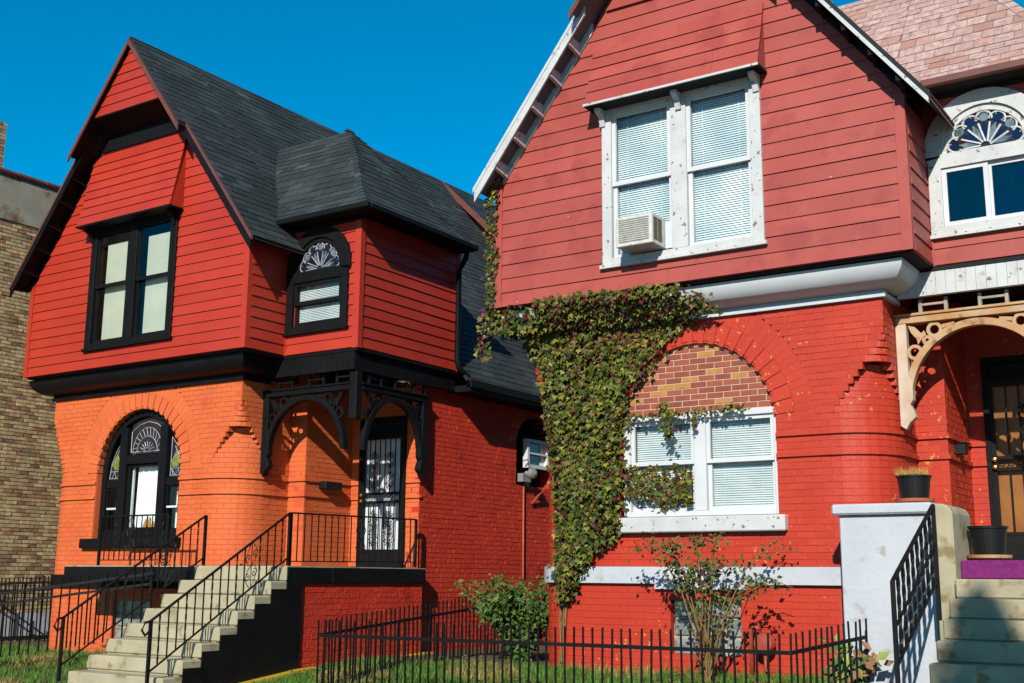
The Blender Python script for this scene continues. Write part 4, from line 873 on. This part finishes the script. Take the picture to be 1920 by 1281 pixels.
# ---------------- old brick building at the left ----------------
NB = thing('brick_building', 'old yellow brown brick building with stucco parapet and chimney', 'building', (-19.5, 12, 0))
MB().box(-8, -.012, -4, 14, 0, 8.05).build('wall', 'N_mortar', NB); nwl = [o for o in NB.children][0]
def colN():
    r = R_.random(); c = (.68, .50, .25) if r < .55 else (.50, .35, .17) if r < .72 else (.33, .13, .065) if r < .9 else (.14, .095, .06); k = R_.uniform(.75, 1.15); return tuple(x*k for x in c)
rest = MB(); solo = 0; z = .9; j = 0
while z < 8.04:
    y = -1.2-(j % 2)*.1
    while y < 4.2:
        o = R_.uniform(-.004, .008); a, b = y+.006, y+.194; c = colN()
        P = [(o, a, z+.006), (o+R_.uniform(-.003, .003), b, z+.006), (-.05, b, z+.006), (-.05, a, z+.006), (o, a, z+.062), (o, b, z+.062), (-.05, b, z+.062), (-.05, a, z+.062)]
        if -.2 < y < 1.3 and solo < 290 and z > 4.2: MB().hexa(P, c).build('brick', 'N_brick', nwl, fix=False); solo += 1
        else: rest.hexa(P, c)
        y += .2
    z += .069; j += 1
stuff(rest.build('brick_courses', 'N_brick', nwl, fix=False))
MB().box(-8, .02, -4, 14, 8.05, 8.92).build('parapet', 'stucco', NB); MB().box(-.01, .03, -1, 6, .5, .9).build('foundation', 'whitewall', NB)
i = 0; y = -2.
while y < 8: MB().tube([(.0, y, 8.95), (.0, y+.56, 8.94)], .07, 8).build('coping_tile', 'brown', NB); y += .6
MB().box(-.75, -.02, -.9, .08, 8.9, 9.9).build('chimney', 'N_mortar', NB); ch = [o for o in NB.children if o.name.startswith('chimney')][0]
q = MB()
for j in range(14):
    for i in range(5): c = colN(); z = 8.92+j*.069; y = -.9+(j % 2)*.1+i*.2; q.box(-.03, R_.uniform(-.004, .006)-.0, y+.005, min(y+.194, .085), z+.005, z+.063, tuple(v*.7 for v in c)); q.box(-.75+i*.145, -.75+i*.145+.135, .07, .088, z+.005, z+.063, c)
stuff(q.build('brick_courses', 'N_brick', ch, fix=False))
MB().tube([(.03, -.3, 3.6), (.03, -.22, 3.3), (.03, -.3, 2.8), (.03, -.2, 2.3)], .012, 6).build('cable', 'pot', NB)
# ---------------- plants ----------------
LEAF = [(0, 0), (-.42, .10), (-.5, .45), (-.22, .48), (0, 1.0), (.22, .48), (.5, .45), (.42, .10)]
def leaf(mb, p, nrm, upv, size, col, simple=False):
    n = Vector(nrm).normalized(); u = Vector(upv)-n*Vector(upv).dot(n); u = u.normalized(); x = u.cross(n)
    if simple:
        P = [(0, 0, 0), (-.32, .45, .08), (0, 1, 0), (.32, .45, .08)]; vs = [Vector(p)+(x*a+u*b+n*c)*size for a, b, c in P]; mb.add(vs, [(0, 1, 2), (0, 2, 3)], col)
    else:
        vs = [Vector(p)+(x*a+u*b+n*(.16*abs(a)-.05*b))*size for a, b in LEAF]; mb.add(vs, [(0, 1, 2, 3), (0, 3, 4), (0, 4, 5), (0, 5, 6, 7)], col)
def inpoly(x, z, P):
    c = False
    for (a, b), (d, e) in zip(P, P[1:]+P[:1]):
        if (b > z) != (e > z) and x < (d-a)*(z-b)/(e-b)+a: c = not c
    return c
def ivycol(red=.12):
    r = R_.random()
    red *= .6
    if r < red: c = (.10, .014, .016)
    elif r < red+.38: c = (.075, .095, .010)
    elif r < red+.62: c = (.17, .165, .018)
    elif r < red+.74: c = (.13, .07, .018)
    else: c = (.025, .045, .006)
    k = R_.uniform(.45, 1.3); return tuple(v*k for v in c)
IV = thing('ivy', 'dense green and russet ivy climbing the corner of the red house', 'ivy', OB)
poly = [(-5.42, 4.97), (-4.51, 5.0), (-3.52, 4.99), (-2.74, 4.93), (-2.27, 4.71), (-2.75, 4.60), (-3.05, 4.33), (-3.28, 4.05), (-3.50, 3.8), (-3.60, 3.49), (-3.60, 2.74), (-3.64, 2.15), (-3.95, 1.94), (-4.20, 1.60), (-4.33, 1.35), (-4.45, 1.35), (-4.46, 1.6), (-4.48, 2.14), (-4.52, 3.11), (-4.66, 4.12), (-5.02, 4.56), (-5.40, 4.74)]
iv = MB(); cnt = 0
while cnt < 11000:
    x, z = R_.uniform(-5.45, -2.2), R_.uniform(1.0, 5.0)
    if not inpoly(x+R_.gauss(0, .04), z+R_.gauss(0, .04), poly): continue
    thin = (x > -3.7 and z > 3.9)
    if thin and R_.random() < .25: continue
    lump = .5+.5*math.sin(x*5.1+z*2.3)*math.sin(z*4.3-x*1.7)
    base = BY-.02 if z < 4.6 else BY-.10-.28*min(1, (z-4.6)/.28)
    if x < -4.85: y = BY+(-4.85-x)*1.1+R_.uniform(-.10, .03)-.06; 
    else: y = base-.03-R_.random()**1.4*(.08+.15*lump)*(.4 if thin else 1)
    if z > 4.6 and x < -4.6: y = R_.uniform(-.02, .4)
    leaf(iv, (x, y, z), (R_.gauss(.10, .40), -1, R_.gauss(.30, .38)), (R_.gauss(0, .45), -.3, -1), R_.uniform(.032, .082), ivycol(.12+.28*(z > 4.35)*(x > -4.4))); cnt += 1
def strand(pts, n, spread, size=.06, red=.15, ny=-1.):
    for i in range(n):
        t = R_.random()*(len(pts)-1); k = int(t); a = Vector(pts[k]).lerp(Vector(pts[k+1]), t-k); a += Vector((R_.gauss(0, spread), R_.gauss(0, spread*.5), R_.gauss(0, spread)))
        leaf(iv, a, (R_.gauss(0, .4), ny, R_.gauss(.3, .4)), (R_.gauss(0, .5), -.2, -1), R_.uniform(.6, 1.2)*size, ivycol(red))
strand([(-5.25, -.06, 4.9), (-5.24, -.06, 5.6), (-5.22, -.1, 6.3), (-5.16, -.12, 6.75)], 330, .045, .06, .3); strand([(-5.4, .0, 4.95), (-5.38, .0, 4.55), (-5.36, 0, 4.3)], 70, .05, .06, .45)
strand([(-3.6, BY-.05, 3.50), (-3.1, BY-.06, 3.50), (-2.6, BY-.06, 3.50), (-2.0, BY-.05, 3.52)], 170, .022, .05, .1); strand([(-3.05, BY-.08, 3.60), (-2.97, BY-.09, 3.45), (-2.95, BY-.09, 3.22)], 110, .035, .055, .25); strand([(-2.65, BY-.07, 3.5), (-2.66, BY-.07, 3.3)], 28, .012, .045, .2)
for i in range(900):    # mat of leaves over the lower left sash
    x, z = R_.uniform(-3.58, -2.73), R_.uniform(2.40, 2.93)
    if z < 2.44+.05*math.sin(x*17)+.03*math.sin(x*41)+.12*(x < -3.25) or z > 2.90+.03*math.sin(x*23): continue
    leaf(iv, (x, BY+.005-R_.random()*.05, z), (R_.gauss(0, .4), -1, R_.gauss(.3, .4)), (R_.gauss(0, .5), -.2, -1), R_.uniform(.035, .06), ivycol(.25))
stuff(iv.build('foliage', 'leaf', IV, fix=False))
sm = MB()
for i in range(7):
    x = -4.5+R_.uniform(0, .12); P = [(x, BY-.03, .62)]
    for k in range(9): x += R_.uniform(-.05, .05); P.append((x, BY-.03, .62+.45*(k+1)))
    sm.tube(P, .007, 5)
sm.build('stem', 'stem', IV)
def shrub(name, label, loc, R, Hh, n, size, cols, stems, cat='shrub', arch=False):
    T = thing(name, label, cat, loc); lf = MB(); st = MB()
    for s in range(stems):
        a = R_.uniform(0, 6.28); r = R*R_.uniform(.35, 1); L = Hh*R_.uniform(.6, 1.); P = []
        for k in range(9):
            t = k/8; dr = r*(t**1.6 if not arch else t**1.2); zz = L*(t if not arch else math.sin(t*1.9)/.95*1.0); P.append((dr*math.cos(a)+R_.gauss(0, .012), dr*math.sin(a)*.6+R_.gauss(0, .012), zz))
        st.tube(P, [.011*(1-.7*k/8) for k in range(9)], 5)
        for i in range(n//stems):
            t = (R_.random()**.6)*8; k = min(7, int(t)); p = Vector(P[k]).lerp(Vector(P[k+1]), t-k)+Vector((R_.gauss(0, .05), R_.gauss(0, .05), R_.gauss(0, .05)))
            c = R_.choice(cols); kk = R_.uniform(.7, 1.2); leaf(lf, p, (R_.gauss(0, .6), -1+R_.gauss(0, .5), R_.gauss(.6, .5)), (R_.gauss(0, 1), R_.gauss(0, .5), R_.gauss(-.2, .7)), size*R_.uniform(.6, 1.2), tuple(v*kk for v in c), True)
    st.build('stems', 'stem', T); stuff(lf.build('foliage', 'leaf', T, fix=False)); return T
G1 = ((.05, .11, .015), (.08, .15, .02), (.12, .17, .03), (.03, .07, .012))
shrub('green_shrub', 'bushy bright green shrub in the gap behind the fence', (-8.6, 13.2, .5), 1.0, 1.12, 5200, .075, tuple(tuple(v*.75 for v in c) for c in G1), 60)
shrub('rose_bush', 'sparse rose bush with arching canes before the glass block window', (-5.35, 11.75, .55), 1.25, 1.45, 1000, .062, ((.06, .10, .018), (.04, .08, .015), (.14, .04, .02), (.1, .12, .02)), 20, arch=True)
shrub('yard_plant', 'small strap leaved plant at the foot of the white cheek wall', (-3.75, 11.45, .55), .28, .42, 160, .13, ((.20, .26, .05), (.10, .18, .04), (.3, .16, .08)), 12)
# grass and weeds of the yard
gr = MB()
def tuft(x, y, h, c):
    z = gz(x, y)-.01
    for k in range(5):
        a = R_.uniform(0, 6.28); L = h*R_.uniform(.5, 1.2); dx, dy = math.cos(a)*L*.5, math.sin(a)*L*.5; w = .006
        gr.add([(x-w*math.sin(a), y+w*math.cos(a), z), (x+w*math.sin(a), y-w*math.cos(a), z), (x+dx, y+dy, z+L)], [(0, 1, 2)], tuple(v*R_.uniform(.7, 1.2) for v in c))
for i in range(14000):
    if R_.random() < .72: x, y = R_.uniform(-10.6, -3.4), R_.uniform(9.8, 12.4)
    else: x, y = R_.uniform(-18.6, -12.8), R_.uniform(9.4, 12.2)
    d = math.sin(x*2.1)*math.sin(y*2.7+x); c = (.09, .19, .025) if d > -.35 else (.26, .23, .06)
    tuft(x, y, R_.uniform(.04, .13), c)
stuff(gr.build('grass', 'leaf', fix=False)); gr_o = bpy.data.objects['grass']; tag(gr_o, 'patchy green and dry grass of the front yards', 'grass')
gr2 = MB()
for i in range(2600):
    x, y = R_.uniform(-10.5, -3.6), R_.uniform(10.3, 12.35)
    if math.sin(x*1.7+1)*math.cos(y*2.2+x*.6) < .1: continue
    leaf(gr2, (x, y, gz(x, y)+R_.uniform(.02, .12)), (R_.gauss(0, .5), -.4, 1), (R_.gauss(0, 1), R_.gauss(0, 1), .2), R_.uniform(.03, .06), R_.choice(((.07, .13, .02), (.13, .17, .03), (.2, .12, .04), (.12, .06, .03))), True)
o = stuff(gr2.build('weeds', 'leaf', fix=False)); tag(o, 'low leafy weeds and fallen leaves over the yard', 'weeds')
# gas meter and standpipe at the foot of the red wall; hose bib at the orange house
GM = thing('gas_meter', 'red painted gas meter with pipes at the foot of the red wall', 'meter', OB+Vector((-1.9, .26, .56)))
MB().lathe([(.02, -.07), (.1, -.06), (.115, 0), (.1, .06), (.02, .07)], 16).build('meter_body', 'rustpipe', GM, loc=(.05, 0, .38)).rotation_euler = (math.pi/2, 0, 0)
g = MB(); g.tube([(-.1, 0, 0), (-.1, 0, .52), (-.06, 0, .56), (0, 0, .52)], .025, 8); g.tube([(.05, 0, .25), (.05, 0, .1), (.2, .05, .08)], .02, 8); g.build('pipes', 'rustpipe', GM, smooth=True)
HP = thing('standpipe', 'red standpipe by the foot of the orange house', 'pipe', OA+Vector((-2.2, .1, .5)))
g = MB(); g.tube([(0, 0, 0), (0, 0, .34), (.05, 0, .40), (.2, 0, .40), (.25, 0, .34), (.25, 0, .1)], .028, 8); g.tube([(0, 0, .2), (-.6, 0, .2)], .018, 8); g.build('pipe_run', 'rustpipe', HP, smooth=True)

# ---------------- conical tree added out of view behind the camera; its tip shades the lower steps ----------------
TR = thing('shadow_tree', 'tall conical tree added out of view to shade the lower steps', 'tree', (3.2, -5.0, .85))
tt = MB(); tt.tube([(0, 0, -1.64), (.03, 0, 3), (0, .03, 6.5), (0, 0, 10.6)], [.17, .13, .08, .015], 8)
for i in range(60):
    z = 2.2+8*(i/60); a = i*2.4; L = .12+.48*(10.9-z)*.62; tt.tube([(0, 0, z), (math.cos(a)*L, math.sin(a)*L, z-.15*L)], [.025, .006], 5)
tt.build('trunk', 'stem', TR); tl = MB()
for i in range(9000):
    z = 1.9+9*(R_.random()**1.3 if False else R_.random()); L = (.06+.36*(10.9-z))*(.35+.65*R_.random()**.5)*(1+.25*math.sin(z*9)); a = R_.uniform(0, 6.28); c = (.03, .06, .02) if R_.random() < .6 else (.05, .09, .025)
    leaf(tl, (math.cos(a)*L, math.sin(a)*L, z-.15*L), (math.cos(a), math.sin(a), R_.gauss(.5, .5)), (R_.gauss(0, .6), R_.gauss(0, .6), -.6), R_.uniform(.10, .2), c, True)
stuff(tl.build('crown', 'leaf', TR, fix=False))
